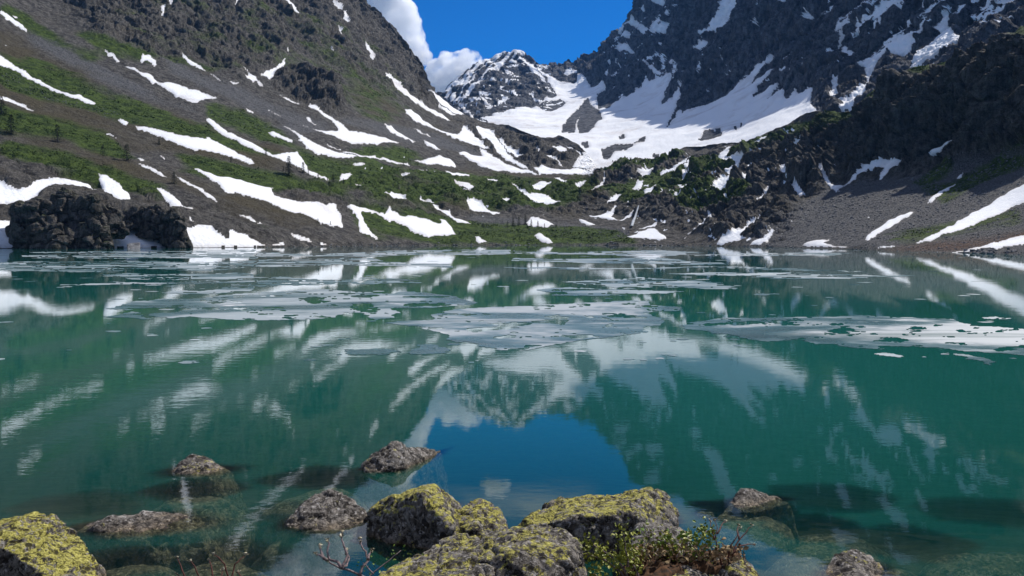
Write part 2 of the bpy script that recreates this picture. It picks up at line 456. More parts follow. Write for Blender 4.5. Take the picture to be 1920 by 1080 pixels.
# ------------------------------------------------------------------ snow outlines (traced on the slopes)
def T(s, ox, oy, sc=3.0):
    polys = []
    for line in s.strip().splitlines():
        line = line.strip()
        if not line: continue
        v = [float(q) for q in line.replace(',', ' ').split()]
        polys.append([(v[i] / sc + ox, v[i + 1] / sc + oy) for i in range(0, len(v), 2)])
    return polys
SNOW_FRONT = []
SNOW_FRONT += T('''
0,60 30,75 60,95 90,120 130,140 160,165 150,178 120,165 80,145 40,120 0,85
60,85 90,95 105,115 75,105
-80,270 0,318 60,355 130,400 200,440 270,475 340,510 400,525 450,535 500,560 548,578 530,590 490,588 430,565 370,545 300,515 220,475 150,440 80,400 0,372 -80,330
-60,520 0,548 50,560 110,590 160,615 197,638 170,640 120,615 60,590 0,575 -60,550
222,648 245,655 240,664 225,658
940,-160 1000,-300 1010,-140 970,0 965,40 950,48 942,25
905,40 930,35 925,80 912,135 900,130 898,90
1565,0 1200,-390 1180,-420 1260,-420 1420,-200 1610,0 1640,25 1660,55 1695,90 1690,98 1655,80 1625,45
1320,0 1338,10 1330,40 1315,65 1308,60 1320,30
1855,0 1700,-200 1780,-180 1885,10 1920,50 1920,80 1890,45
1890,150 1920,175 1920,205 1895,175
1825,270 1860,290 1885,312 1915,325 1920,335 1870,310
1725,120 1745,140 1765,160 1750,158
780,345 795,325 800,308 820,318 840,318 848,305 858,330 880,345 882,370 868,385 850,365 820,350 790,360
580,290 600,292 640,308 665,330 680,350 660,348 630,330 600,310
690,362 735,372 760,375 790,405 830,412 850,420 880,455 910,470 950,462 1010,475 1060,500 1100,510 1160,535 1230,562 1200,568 1150,570 1090,582 1040,565 990,540 950,515 900,485 850,470 800,435 760,405 720,385
1005,280 1030,305 1060,325 1100,355 1140,380 1172,412 1130,395 1120,390 1080,370 1050,355 1030,325
1175,412 1210,432 1250,455 1240,460 1200,440
1612,270 1628,290 1618,315 1610,310
1600,335 1605,360 1590,390 1565,400 1535,440 1510,460 1490,445 1455,440 1465,425 1490,410 1520,395 1545,385 1575,360
1355,370 1375,385 1390,415 1420,430 1450,450 1470,475 1475,500 1455,492 1440,465 1420,480 1385,450 1365,440 1390,430 1365,395
1275,458 1310,460 1345,470 1330,482 1295,470
1545,535 1580,545 1630,565 1690,592 1680,600 1640,585 1590,565
1370,605 1400,615 1440,635 1420,640 1390,630
1260,570 1300,590 1280,588
1490,602 1530,620 1585,650 1570,655 1530,632
1725,600 1746,579 1800,624 1851,660 1920,699 1965,735 2040,750 2160,774 2250,801 2205,812 2070,814 1965,804 1920,795 1860,771 1800,744 1740,720 1650,684 1695,696 1770,726 1845,735 1896,738 1875,699 1815,660
1715,655 1745,672 1782,700 1770,705 1735,685
1155,670 1180,665 1220,695 1270,730 1330,760 1390,785 1450,815 1500,850 1540,870 1600,860 1640,855 1680,855 1700,890 1720,920 1740,960 1790,970 1850,1000 1850,1020 1800,1000 1740,985 1690,955 1640,930 1600,915 1550,900 1500,875 1440,850 1380,820 1320,790 1250,765 1200,725
650,672 690,675 735,690 710,715 690,700
755,710 790,715 850,725 920,740 1000,760 1080,775 1160,785 1150,765 1190,785 1260,815 1330,860 1400,895 1445,925 1400,925 1340,905 1280,885 1220,870 1150,850 1080,845 1020,825 960,800 900,775 860,765 820,745 780,740
560,742 620,755 690,785 640,775
740,805 770,815 805,832 770,825
870,858 910,868 960,900 930,893
765,880 800,885 820,900 790,905
765,912 830,930 900,965 955,1005 920,998 850,965 790,935
1505,745 1540,740 1590,765 1640,790 1660,808 1620,802 1570,780 1520,765
1560,685 1610,705 1670,745 1740,785 1830,830 1920,865 1990,875 2020,888 1920,893 1850,880 1780,865 1720,840 1700,810 1650,775 1690,785 1640,740
1820,800 1870,820 1920,835 1920,848 1860,830
1500,525 1520,540 1510,545''', 0, 0)
SNOW_FRONT += T('''
360,310 383,317 407,328 433,330 450,335 467,340 493,348 512,350 508,355 515,365 535,372 570,378 610,383 630,381 632,392 640,412 644,430 627,427 600,420 570,405 548,402 520,390 495,380 468,370 445,364 420,361 412,348 395,338 372,322
323,322 345,337 367,349 390,362 410,380 400,380 385,368 360,352 342,345 330,330
-60,330 0,345 30,360 50,358 70,338 100,336 125,337 150,340 170,345 185,360 165,353 130,350 110,350 90,356 75,368 55,378 30,383 0,383 -60,390
183,327 200,330 220,342 240,360 248,370 235,377 228,382 215,372 195,362 188,345
290,355 305,356 325,368 345,383 365,387 360,393 340,387 318,384 305,370
-60,405 0,410 20,412 30,420 25,428 40,432 45,440 48,468 0,468 -60,468
185,432 230,425 260,430 290,443 320,460 330,466 190,466 187,455
345,435 370,427 395,427 410,440 425,448 430,430 450,438 475,448 500,460 480,465 355,465 352,450
355,405 360,415 365,425 355,422
540,437 560,442 580,448 590,458 570,455 550,447
505,457 530,455 540,462 510,463
600,453 625,458 600,460
430,396 470,408 520,427 500,424 460,410''', 0, 0, 1.0)
SNOW_FRONT += T('''
0,55 20,75 35,105 45,135 25,135 10,115 0,90
120,210 130,240 150,270 180,305 190,350 175,345 150,310 125,260
190,360 210,380 205,385
230,420 260,425 300,455 360,510 420,560 480,600 560,640 620,680 600,685 540,655 470,620 400,575 330,525 270,465
490,495 530,525 580,565 640,610 690,650 670,655 620,635 570,605 530,565
530,570 560,600 600,625 655,650 640,655 590,635 550,605
355,610 380,612 430,640 480,690 540,720 600,745 650,760 680,720 700,725 740,760 790,800 840,860 800,850 740,825 680,800 620,775 560,745 490,720 430,695 385,660 360,640
740,720 790,720 850,745 880,790 910,830 950,880 1000,920 1060,950 1020,950 960,920 900,890 850,840 790,780
220,690 260,710 280,705 310,735 360,765 410,790 440,805 390,795 330,770 280,750
400,712 430,730 510,768 490,770 430,745
440,780 490,795 540,830 570,850 540,845 490,825
650,860 690,850 740,870 790,880 770,845 810,855 870,890 930,925 1000,950 1080,970 1110,985 1040,980 950,975 870,965 800,945 740,910 700,890
390,895 450,900 500,885 560,870 600,890 640,920 655,940 600,938 540,930 470,925 420,910
0,850 60,855 110,875 160,872 205,860 195,885 240,885 320,905 380,915 390,928 320,920 250,905 180,895 100,888 40,878 0,870
65,925 110,920 140,935 110,942 70,938
0,980 40,972 65,990 40,1010 20,1030 -20,1035
330,985 380,985 390,998 340,998
580,960 640,970 720,985 730,998 660,995 600,985
425,948 490,955 495,965 440,960
620,1025 650,1030 680,1022 720,1040 760,1055 730,1075 690,1060 650,1045
815,1022 880,1028 885,1040 830,1035
65,1060 110,1065 100,1078 70,1075
1190,1000 1230,1000 1280,1035 1250,1048 1210,1025
1080,940 1120,938 1180,940 1250,955 1320,945 1400,965 1410,988 1300,985 1200,985 1110,985
1170,835 1220,822 1270,840 1265,868 1230,868 1190,850
1265,820 1310,840 1360,885 1330,875 1280,840
970,845 1010,840 1050,855 1010,858
1095,840 1140,860 1190,890 1250,935 1210,925 1150,890 1110,865
1300,940 1330,890 1390,850 1430,880 1450,920 1415,990 1340,970
840,760 900,790 960,850 1010,880 1060,900 1000,905 930,860 880,820''', 640, 0)
SNOW_FRONT += T('''
215,90 260,78 320,80 360,100 370,130 330,125 280,110
410,110 445,85 460,110 500,120 560,135 480,130
625,5 650,15 690,5 760,40 700,55 660,30
815,5 880,15 885,22 830,15
605,35 640,60 690,95 650,75
690,120 740,110 790,125 830,170 880,180 910,185 860,195 800,180 720,165
900,110 940,105 970,130 920,145
945,20 985,40 1010,60 1060,80 1090,70 1150,80 1200,105 1240,130 1130,132 1060,115 1010,85 960,65 990,60
1020,20 1070,25 1130,15 1180,20 1170,45 1120,60 1080,60 1050,40
1200,0 1240,5 1280,15 1265,28 1215,10
1310,30 1370,0 1390,10 1350,40 1320,40
1390,80 1430,40 1480,0 1490,10 1450,50 1400,90
1485,130 1520,95 1580,80 1550,130
1640,50 1660,0 1710,0 1690,40 1650,60
1700,100 1705,60 1770,20 1775,40 1740,100
1820,80 1870,40 1920,10 1920,30 1860,75
1830,125 1880,95 1920,75 1920,110 1870,130
20,135 80,140 150,150 210,180 250,180 265,140 290,170 330,195 420,200 490,220 540,240 560,235 545,215 590,220 615,255 645,310 480,310 440,295 400,280 330,240 260,225 200,190 140,175 110,180 130,230 180,290 210,325 190,330 130,300 100,290 95,240 80,190 50,160
490,130 540,150 560,170 610,170 630,200 680,220 740,235 700,240 650,230 590,190 520,165
1035,235 1060,205 1110,205 1170,225 1200,240 1160,260 1100,262 1050,255
1330,215 1370,215 1430,245 1400,255 1350,235
1600,310 1650,300 1720,270 1760,265 1790,285 1830,320 1790,330 1720,330 1650,325
1645,280 1700,260 1790,225 1770,255 1700,270
1380,190 1460,195 1520,170 1540,140 1560,150 1520,200 1570,220 1640,180 1660,165 1640,200 1580,230 1510,215 1420,205
1080,300 1110,290 1170,320 1200,350 1150,350 1100,325
740,310 780,320 830,345 770,350
1210,345 1260,355 1230,358''', 640, 340)
SNOW_FRONT += T('''
-130,975 -60,950 10,905 40,885 20,920 -60,975 -120,1000
-260,985 -200,960 -150,955 -170,985 -230,1005
-20,1075 30,1040 80,1010 100,1015 60,1060 20,1095
350,1010 400,985 430,990 380,1040 330,1060
145,930 200,890 250,830 280,820 265,860 250,890 330,890 380,905 400,880 430,880 400,905 350,930 320,950 270,985 210,1000 250,960 310,925 220,930
180,1065 220,1020 280,1000 300,995 285,1030 270,1070 250,1095 190,1100 165,1085
525,1010 560,950 600,895 615,880 600,960 620,1010 600,1045 570,1010 540,1020
740,1000 790,960 830,935 815,990 840,1040 900,1040 970,990 1040,930 1090,910 1110,885 1150,900 1245,895 1210,930 1230,950 1180,970 1120,1015 1100,1010 1130,960 1090,945 1040,965 980,1000 920,1040 860,1078 830,1060 800,1030 785,980
1020,855 1050,835 1080,810 1110,795 1090,825 1050,850 1040,875
1365,880 1385,840 1430,820 1480,800 1540,775 1490,820 1440,850 1390,875
1500,855 1530,850 1510,865
1715,855 1750,820 1745,850
1640,900 1690,880 1660,900
1540,1005 1590,960 1570,1000 1550,1010
1365,1150 1440,1080 1500,1050 1545,1025 1530,1045 1480,1080 1400,1145
630,855 640,830 690,790 715,795 690,820 650,850
550,790 590,760 610,765 570,795
400,830 450,790 500,765 470,800 440,840
0,930 50,890 70,895 40,920 10,945
0,970 20,965 45,990 20,1020 0,1030
90,975 125,960 110,975
1745,295 1800,255 1870,220 1915,210 1900,240 1850,270 1800,300''', 1280, 0)
SNOW_FRONT += T('''
390,150 420,130 490,50 510,28 500,70 460,120 420,155
610,50 650,30 690,75 660,80
1305,350 1350,325 1430,290 1510,250 1580,210 1620,180 1680,150 1720,130 1770,90 1830,60 1920,10 2200,-150 2200,0 1920,120 1860,140 1780,195 1700,220 1620,260 1560,285 1480,300 1420,330 1360,345
1020,330 1060,285 1120,250 1160,215 1230,185 1305,165 1290,190 1230,220 1170,265 1110,295 1050,335
185,355 200,335 270,310 330,280 400,240 450,215 460,235 410,260 370,300 330,320 370,330 300,345 220,362
370,362 400,335 440,325 500,290 470,275 530,290 480,340 440,360
660,365 720,330 780,325 830,320 800,345 860,360 940,365 930,375 840,372 720,370
0,310 50,280 100,245 150,185 170,190 150,220 120,260 60,285 10,312
1080,380 1140,365 1220,360 1180,378
1470,402 1560,390 1680,360 1800,330 1920,305 2200,240 2200,360 1920,365 1850,370 1780,385 1680,380 1600,400 1540,405
1860,310 1900,295 1920,300''', 1280, 340)

SNOW_BACK = []
SNOW_BACK += T('''
560,540 600,500 640,460 690,410 740,370 780,340 830,310 870,298 910,285 970,285 1000,285 1040,310 1020,325 990,315 970,330 990,350 975,370 940,345 920,360 890,390 850,420 840,440 880,470 870,480 820,460 790,480 750,520 700,570 660,590 620,585 590,560
900,420 950,400 960,420 920,440
930,530 960,505 1010,470 1015,480 970,515
1010,360 1080,370 1100,400 1130,440 1160,480 1190,490 1130,470 1060,400
650,590 690,600 720,630 760,680 820,700 870,715 800,690 740,670 690,640
740,540 780,560 850,590 820,600 780,575
760,620 800,660 780,660
910,575 960,610 950,615
1060,480 1120,530 1110,535
1230,425 1300,390 1340,400 1330,440 1310,420 1250,440
1770,0 1790,-60 1830,-40 1815,0 1820,20 1800,40 1780,25
1715,50 1740,30 1755,60 1735,100 1720,80
1550,195 1600,150 1620,130 1660,110 1690,115 1710,150 1750,170 1755,210 1720,215 1690,180 1640,170 1600,190
1580,250 1600,210 1640,195 1665,210 1670,250 1620,245
1560,320 1590,270 1640,275 1680,320 1690,350 1640,335
1760,200 1790,110 1840,70 1890,80 1880,110 1800,150 1850,150 1890,140 1860,200 1800,215
1480,460 1520,400 1570,350 1560,390 1520,440
1690,350 1720,380 1780,440 1820,440 1760,380
1850,370 1895,345 1900,370 1870,385
1345,330 1390,315 1405,325 1360,340
1580,400 1610,410 1590,440''', 640, 0)
S_MAIN = T('''
780,690 860,640 900,640 950,620 1010,600 980,590 1060,600 1100,590 1150,555 1210,548 1180,500 1140,440 1100,410 1130,405 1180,440 1230,465 1310,480 1340,440 1380,450 1400,480 1440,490 1460,475 1490,485 1500,530 1560,545 1620,545 1640,500 1690,480 1700,450 1780,455 1850,430 1880,430 1850,490 1820,560 1810,600 1850,570 1920,520 1920,640 1980,610 2050,590 2100,540 2170,510 2220,470 2260,445 2340,370 2440,300 2430,330 2360,400 2300,470 2350,430 2435,370 2420,400 2360,470 2320,550 2360,520 2420,480 2465,450 2440,500 2400,560 2460,490 2490,500 2500,560 2560,520 2580,540 2660,515 2675,540 2650,600 2700,640 2700,1000 700,1000''', 640, 0)[0]
SNOW_BACK.append(S_MAIN)
SNOW_BACK += T('''
270,0 330,-160 400,-250 420,-160 350,0 345,40 320,90 300,150 280,180 240,195 235,240 222,245 225,200 130,220 120,200 160,180 200,170 180,150 200,125 240,120 230,95 260,80 250,40
75,290 110,270 120,245 185,240 185,290 150,305 110,300
575,0 645,0 630,20 600,40 585,30
690,115 715,85 722,60 735,95 738,115 715,118
1040,10 1080,0 1180,0 1190,30 1160,35 1120,20 1080,25
1120,135 1145,120 1155,140 1135,170
960,100 990,70 1015,62 1020,85 990,95 975,130 965,170
880,270 910,200 940,180 905,250 890,300
905,285 945,280 950,310 1000,325 995,345 965,370 950,340 920,345
1010,415 1080,370 1150,320 1230,260 1300,215 1370,172 1380,210 1340,250 1330,280 1300,330 1240,350 1190,350 1150,380 1110,430 1080,490 1040,550 1000,590 960,640 890,655 920,615 860,600 900,590 960,575 1000,535 1040,510 1050,430
1275,410 1300,370 1360,320 1430,270 1465,210 1440,200 1480,140 1490,105 1520,95 1525,130 1510,165 1545,200 1560,240 1600,215 1620,180 1640,168 1685,190 1660,210 1600,240 1560,270 1490,310 1420,350 1370,370 1330,400
1265,175 1320,140 1300,170 1275,185
1210,60 1250,40 1300,70 1260,78
1480,360 1550,335 1530,350
1755,0 1790,30 1870,10 1860,35 1790,60
840,575 870,500 910,470 900,510 880,560 860,575
920,668 965,645 972,690 940,685
250,315 265,340 280,400 270,400 255,350
225,420 280,420 260,432
540,400 590,380 625,355 590,400 560,420
700,385 715,390 710,430 698,425
850,395 860,400 850,435 842,430
965,-10 1010,-170 1060,-160 1010,0
1180,-100 1330,-250 1420,-300 1400,-200 1260,-80
940,-300 1050,-420 1100,-380 990,-280
1200,-400 1400,-520 1480,-480 1300,-380
0,510 20,495 15,525 -10,530
210,250 240,240 225,300 205,290
360,60 385,20 380,60
440,160 470,120 460,170
1060,95 1080,85 1075,105
1420,45 1480,10 1470,30
1560,20 1580,0 1575,25''', 1280, 0)
ROCK_IN_SNOW = T('''
1090,595 1150,575 1230,565 1258,580 1230,600 1180,625 1130,610
1240,740 1255,690 1310,640 1350,590 1390,555 1400,600 1440,610 1470,670 1440,700 1390,745 1345,755 1330,700 1345,650 1320,680 1310,740
1440,540 1500,520 1640,500 1690,480 1680,430 1640,520 1590,540 1490,610 1450,600
1560,765 1590,760 1592,775 1570,780
2010,780 2050,740 2130,720 2135,750 2080,780
1460,840 1560,820 1650,825 1610,845 1530,860 1510,890 1480,900
1640,820 1710,790 1700,805
1750,870 1790,868 1785,890 1755,890
620,570 660,520 700,480 690,505 650,560
690,520 740,460 800,400 830,380 790,430 740,480
1360,805 1390,798 1385,820 1370,830
1920,560 1960,530 1920,600 1830,720
2205,715 2215,700 2222,725
2240,690 2250,695 2248,712''', 640, 0)

def clip_poly(p): return p
CRAG_F = [
 (0.9, [(1095,290),(1130,318),(1210,300),(1290,285),(1280,320),(1180,345),(1100,340)]),
 (0.62, [(60,-400),(110,0),(150,40),(190,80),(250,95),(330,120),(345,100),(400,130),(450,150),(490,140),(530,115),(545,90),(600,110),(660,140),(720,170),(800,190),(850,205),(800,150),(770,80),(690,-20),(600,-400)]),
 (1.4, [(505,140),(560,130),(625,138),(640,175),(635,215),(600,205),(570,190),(520,165)]),
 (0.5, [(500,350),(640,330),(760,320),(850,340),(1000,340),(1130,340),(1200,360),(1300,330),(1400,330),(1450,400),(1300,440),(1150,400),(900,400),(640,400),(520,370)]),
 (0.9, [(1200,380),(1300,300),(1400,275),(1480,240),(1520,300),(1500,380),(1460,450),(1350,450)]),
 (1.3, [(1470,330),(1500,260),(1520,235),(1560,210),(1640,170),(1700,140),(1850,90),(1920,50),(2400,0),(2400,280),(1920,270),(1800,315),(1700,320),(1560,335),(1500,380)]),
 (0.3, [(-400,280),(60,270),(150,300),(250,330),(330,370),(500,400),(600,440),(560,462),(0,466),(-400,466)]),
 (0.7, [(860,225),(930,245),(1000,260),(1100,300),(1000,320),(900,290),(860,250)]),
]
SCREE_F = [
 (1.0, [(50,55),(170,115),(300,180),(500,235),(600,240),(560,255),(480,240),(330,200),(200,160),(60,80)]),
 (1.0, [(290,90),(360,135),(430,155),(520,200),(632,240),(600,250),(480,205),(400,175),(330,140)]),
 (1.0, [(1380,462),(1480,410),(1560,345),(1750,330),(1920,280),(2400,200),(2400,480),(1920,480),(1600,465)]),
 (0.8, [(860,400),(1050,415),(1180,430),(1180,450),(1050,445),(900,430)]),
 (0.8, [(640,215),(700,230),(780,240),(860,270),(940,300),(860,285),(760,265),(640,235)]),
 (0.6, [(0,110),(120,160),(240,220),(300,250),(200,230),(60,180),(0,160)]),
]
GRASS_F = [
 (0.8, [(1110,325),(1160,312),(1250,292),(1290,285),(1280,300),(1180,330),(1120,340)]),
 (0.9, [(0,0),(40,20),(70,45),(130,85),(190,110),(180,118),(130,95),(60,60),(0,30)]),
 (0.75, [(120,40),(200,80),(280,100),(300,130),(240,110),(160,85)]),
 (1.0, [(-300,150),(0,205),(60,215),(130,235),(200,250),(250,290),(330,310),(420,320),(560,340),(660,370),(600,365),(480,350),(380,330),(280,305),(200,290),(100,255),(0,245),(-300,220)]),
 (0.95, [(0,125),(100,165),(190,190),(260,205),(330,225),(390,240),(440,260),(500,280),(560,305),(480,295),(400,275),(320,250),(250,235),(150,205),(60,185),(0,165)]),
 (0.95, [(390,190),(460,210),(520,240),(560,275),(480,255),(430,240),(385,218)]),
 (1.0, [(290,275),(360,288),(440,305),(520,325),(600,345),(660,365),(600,362),(520,345),(440,330),(350,305)]),
 (0.9, [(640,285),(700,270),(780,285),(830,298),(760,303),(680,300)]),
 (0.45, [(560,80),(640,120),(700,140),(740,170),(780,215),(720,235),(660,220),(630,190),(600,120)]),
 (0.7, [(540,270),(640,300),(760,310),(900,325),(1050,335),(1110,320),(1130,370),(1000,400),(860,395),(700,380),(600,340)]),
 (0.85, [(640,380),(740,390),(850,410),(960,420),(1150,430),(1200,455),(1000,460),(800,455),(680,440)]),
 (0.7, [(230,380),(330,395),(440,420),(560,445),(660,455),(640,462),(500,445),(400,415),(300,400)]),
 (0.75, [(1120,360),(1250,320),(1350,290),(1450,250),(1560,210),(1620,200),(1560,250),(1450,280),(1350,330),(1250,370),(1180,390)]),
 (0.8, [(1590,190),(1680,140),(1780,115),(1850,85),(1920,55),(2000,30),(1980,60),(1880,105),(1760,140),(1660,175)]),
 (0.8, [(1250,370),(1330,350),(1420,355),(1400,380),(1280,395)]),
 (0.8, [(1700,345),(1780,300),(1800,320),(1730,360)]),
 (0.8, [(1740,360),(1850,310),(1920,270),(2100,200),(2100,240),(1920,310),(1830,350),(1770,385)]),
 (0.7, [(1640,450),(1750,425),(1850,400),(1920,385),(1920,420),(1800,440),(1700,458)]),
 (0.32, [(150,0),(340,-20),(560,20),(680,60),(800,180),(760,230),(600,130),(520,130),(400,140),(250,100)]),
 (0.8, [(-100,85),(0,95),(120,150),(240,195),(330,215),(300,225),(180,200),(60,160),(-100,130)]),
 (0.75, [(0,262),(120,285),(230,320),(330,360),(300,375),(180,345),(60,310),(0,300)]),
 (0.6, [(60,100),(200,170),(330,215),(260,215),(120,165),(40,130)]),
]
SOIL_F = [
 (0.9, [(-300,40),(0,60),(100,110),(200,170),(340,215),(500,260),(640,300),(640,340),(500,320),(300,280),(100,240),(-300,200)]),
 (0.6, [(-300,230),(100,240),(300,300),(500,350),(640,380),(640,440),(400,400),(200,330),(-300,300)]),
 (0.5, [(640,300),(900,300),(1100,320),(1160,330),(1100,420),(700,400)]),
 (0.3, [(1160,330),(1300,310),(1500,250),(1480,330),(1300,380),(1120,420)]),
 (0.5, [(620,90),(700,130),(760,180),(850,230),(950,260),(900,280),(760,240),(640,210)]),
]
RUST_F = [(0.8, [(1640,470),(1690,462),(1760,452),(1850,445),(1920,430),(2100,420),(2100,450),(1900,455),(1780,468),(1700,472)])]

# ------------------------------------------------------------------ lofted terrain
def loft(u, vb, vt, cols, n_vis, n_off, n_back, back_d, back_slope):
    """u columns; vb/vt bottom and ridge rows; cols {u: [(v, Y)...]} range along the column"""
    nU = len(u)
    v_vis_top = np.maximum(vt, -14.0)
    s = np.linspace(0, 1, n_vis) ** 0.85
    V = vb[None] + (v_vis_top - vb)[None] * s[:, None]
    so = np.linspace(0, 1, n_off + 1)[1:]
    V = np.vstack([V, v_vis_top[None] + (vt - v_vis_top)[None] * so[:, None] - 0.02 * so[:, None]])
    vbs = smooth1(smooth1(vb, 121), 61); vts = smooth1(smooth1(vt, 121), 61)
    S = (vbs[None] - V) / np.maximum(vbs - vts, 1)[None]
    ucs = sorted(cols)
    sg = np.linspace(0, 1, 101)
    prof = []
    for uc in ucs:
        pts = cols[uc]
        b = np.interp(uc, u, vbs); t = np.interp(uc, u, vts)
        ss = np.array([(b - q[0]) / (b - t) for q in pts]); ly = np.log([q[1] for q in pts])
        p = np.interp(sg, ss, ly)
        prof.append(smooth1(p, 9))
    prof = np.array(prof)
    LY = np.stack([smooth1(smooth1(np.interp(u, ucs, prof[:, k]), 121), 61) for k in range(101)], 0)  # 101 x nU
    kk = np.clip(S, -0.3, 1.3) * 100; k0 = np.clip(kk.astype(int), 0, 99); fr = kk - k0
    ci = np.arange(nU)[None].repeat(V.shape[0], 0)
    Y = np.exp(LY[k0, ci] * (1 - fr) + LY[k0 + 1, ci] * fr)
    pts = P(u[None].repeat(V.shape[0], 0), V, Y)
    # far side of the ridge
    r = pts[-1]
    hd = r[:, :2] / np.linalg.norm(r[:, :2], axis=1)[:, None]
    d = back_d * (np.linspace(0, 1, n_back + 1)[1:] ** 1.5)
    bk = np.stack([np.concatenate([r[:, :2] + hd * q, np.maximum(r[:, 2] - back_slope * q * (q / (q + back_d * 0.06)), -8.0)[:, None]], 1) for q in d], 0)
    pts = np.vstack([pts, bk])
    V2 = np.vstack([V, np.full((n_back, nU), -9999.0)])
    return pts, V2
def normals(p):
    a = np.gradient(p, axis=1); b = np.gradient(p, axis=0)
    n = np.cross(a, b); n /= np.maximum(np.linalg.norm(n, axis=2, keepdims=True), 1e-9)
    return n
def field(polys, U, V, r):
    w = np.zeros(U.shape, np.float32)
    for k, p in polys:
        w = np.maximum(w, pip(p, U, V) * k)
    return blur(w, r)
def grid_faces(nr, nc):
    i = np.arange(nr - 1)[:, None] * nc + np.arange(nc - 1)[None]
    return np.stack([i, i + 1, i + nc + 1, i + nc], -1)
def sub_object(name, pts, faces, mat, parent=None, attrs=None):
    idx, inv = np.unique(faces.ravel(), return_inverse=True)
    at = {k: v.ravel()[idx] for k, v in (attrs or {}).items()}
    return mesh_from(name, pts.reshape(-1, 3)[idx], inv.reshape(-1, 4), mat, parent, True, at)

def cols_axis(lo, hi, inner_step, outer_step):
    return np.concatenate([np.arange(lo, -30, outer_step), np.arange(-30, 1950, inner_step), np.arange(1950, hi, outer_step)])

# --- near terrain: both shores and the moraine between
uF = cols_axis(-700, 2700, 1.55, 6.0)
vbF = 2.0 + np.interp(uF, [-700,0,300,400,600,700,800,1150,1300,1400,1500,1560,1640,1700,1800,1920,2700], [472,467.5,467,466,464,462.5,460.5,460,461.5,463,465,467,472,475,477,480,510])
vtF = np.interp(uF, [-700,-300,0,300,400,450,500,560,640,680,700,720,740,755,770,782,790,800,815,830,850,870,900,930,960,987,1010,1037,1047,1060,1073,1085,1100,1120,1150,1200,1250,1280,1310,1350,1400,1440,1480,1510,1530,1560,1600,1625,1650,1690,1740,1790,1830,1870,1920,2100,2400,2700],
   [-600,-480,-400,-310,-250,-215,-175,-115,-45,0,18,42,58,72,92,108,128,150,172,190,205,216,226,233,237,247,257,257,254,260,267,274,292,318,314,303,290,277,272,268,264,248,232,212,206,214,205,178,158,138,126,117,104,80,54,-20,-140,-260])
colsF = {
 -700: [(472,200),(400,225),(330,260),(200,320),(0,420),(-600,700)],
 0: [(468,238),(420,250),(380,262),(330,300),(260,350),(200,400),(100,490),(0,580),(-200,760),(-400,900)],
 400: [(466,255),(430,280),(400,300),(330,375),(200,540),(100,680),(0,800),(-250,1050)],
 680: [(462,330),(430,370),(400,410),(340,480),(280,570),(200,740),(100,920),(0,1080)],
 800: [(461,385),(420,440),(380,490),(330,560),(280,690),(220,870),(150,1120)],
 900: [(460,400),(420,455),(380,510),(330,600),(280,740),(229,980)],
 1100: [(460,410),(420,470),(380,540),(340,620),(300,740),(285,820)],
 1300: [(461.5,370),(420,425),(380,480),(330,560),(286,690)],
 1500: [(465,270),(430,320),(400,360),(340,430),(280,510),(222,600)],
 1640: [(472,185),(440,230),(400,285),(340,370),(310,395),(186,416),(166,455)],
 1750: [(476,155),(440,200),(400,250),(340,330),(310,355),(146,378),(124,425)],
 1920: [(480,132),(440,168),(400,203),(330,265),(290,290),(200,305),(84,325),(54,375)],
 2700: [(510,70),(440,95),(330,130),(100,190),(-260,330)],
}
gF, VF = loft(uF, vbF, vtF, colsF, 330, 70, 14, 420.0, 0.75)
nr, nc = VF.shape
UF = uF[None].repeat(nr, 0)
nF = normals(gF)
YF = gF[..., 1]; RNG = np.sqrt(YF ** 2 + gF[..., 0] ** 2)
pxF = RNG / F
# ragged outlines: warp the lookup with noise in world space
wp = np.stack([UF / 14, VF / 14, 0 * UF], -1)
wu = fbm(wp, 1.0, 3, 31, 0.6) * 5.5; wv = fbm(wp, 1.0, 3, 47, 0.6) * 4.0
Uw, Vw = UF + wu, VF + wv
inF = VF > -600
snow_id = np.full(UF.shape, -1, np.int32)
for k, p in enumerate(SNOW_FRONT):
    snow_id[pip(p, Uw, Vw) & (snow_id < 0)] = k
snowF = (snow_id >= 0)
NSF = len(SNOW_FRONT)
rem = fbm(np.stack([UF / 26 + VF / 17, VF / 9 - UF / 40, 0 * UF], -1), 1.0, 4, 411, 0.6)
zone_r = np.maximum.reduce([pip(p_, UF, VF) * k_ for k_, p_ in ((1.0, [(640,300),(900,270),(1110,300),(1200,320),(1400,270),(1530,230),(1560,330),(1480,430),(1200,450),(900,420),(640,400)]),
    (0.80, [(0,60),(300,140),(640,260),(640,400),(420,340),(200,250),(0,190)]), (0.72, [(300,0),(680,0),(790,140),(700,170),(520,60)]), (0.85, [(640,230),(760,200),(1000,280),(900,320),(700,320)]), (1.45, [(1150,310),(1300,285),(1420,262),(1540,222),(1580,330),(1480,400),(1470,455),(1200,455),(1130,400)]), (0.85, [(1560,330),(1900,280),(1900,420),(1600,460)]))])
remn = (rem * zone_r > 0.40) & ~snowF & (VF > 5)
snow_id[remn] = NSF
snowF = snow_id >= 0
snow_soft = blur(snowF, 2)
crag = field(CRAG_F, Uw, Vw, 10); scree = field(SCREE_F, Uw, Vw, 6)
grassw = field(GRASS_F, Uw, Vw, 6); soilw = field(SOIL_F, Uw, Vw, 14); rust = field(RUST_F, Uw, Vw, 4)
minl = pxF * 2.2
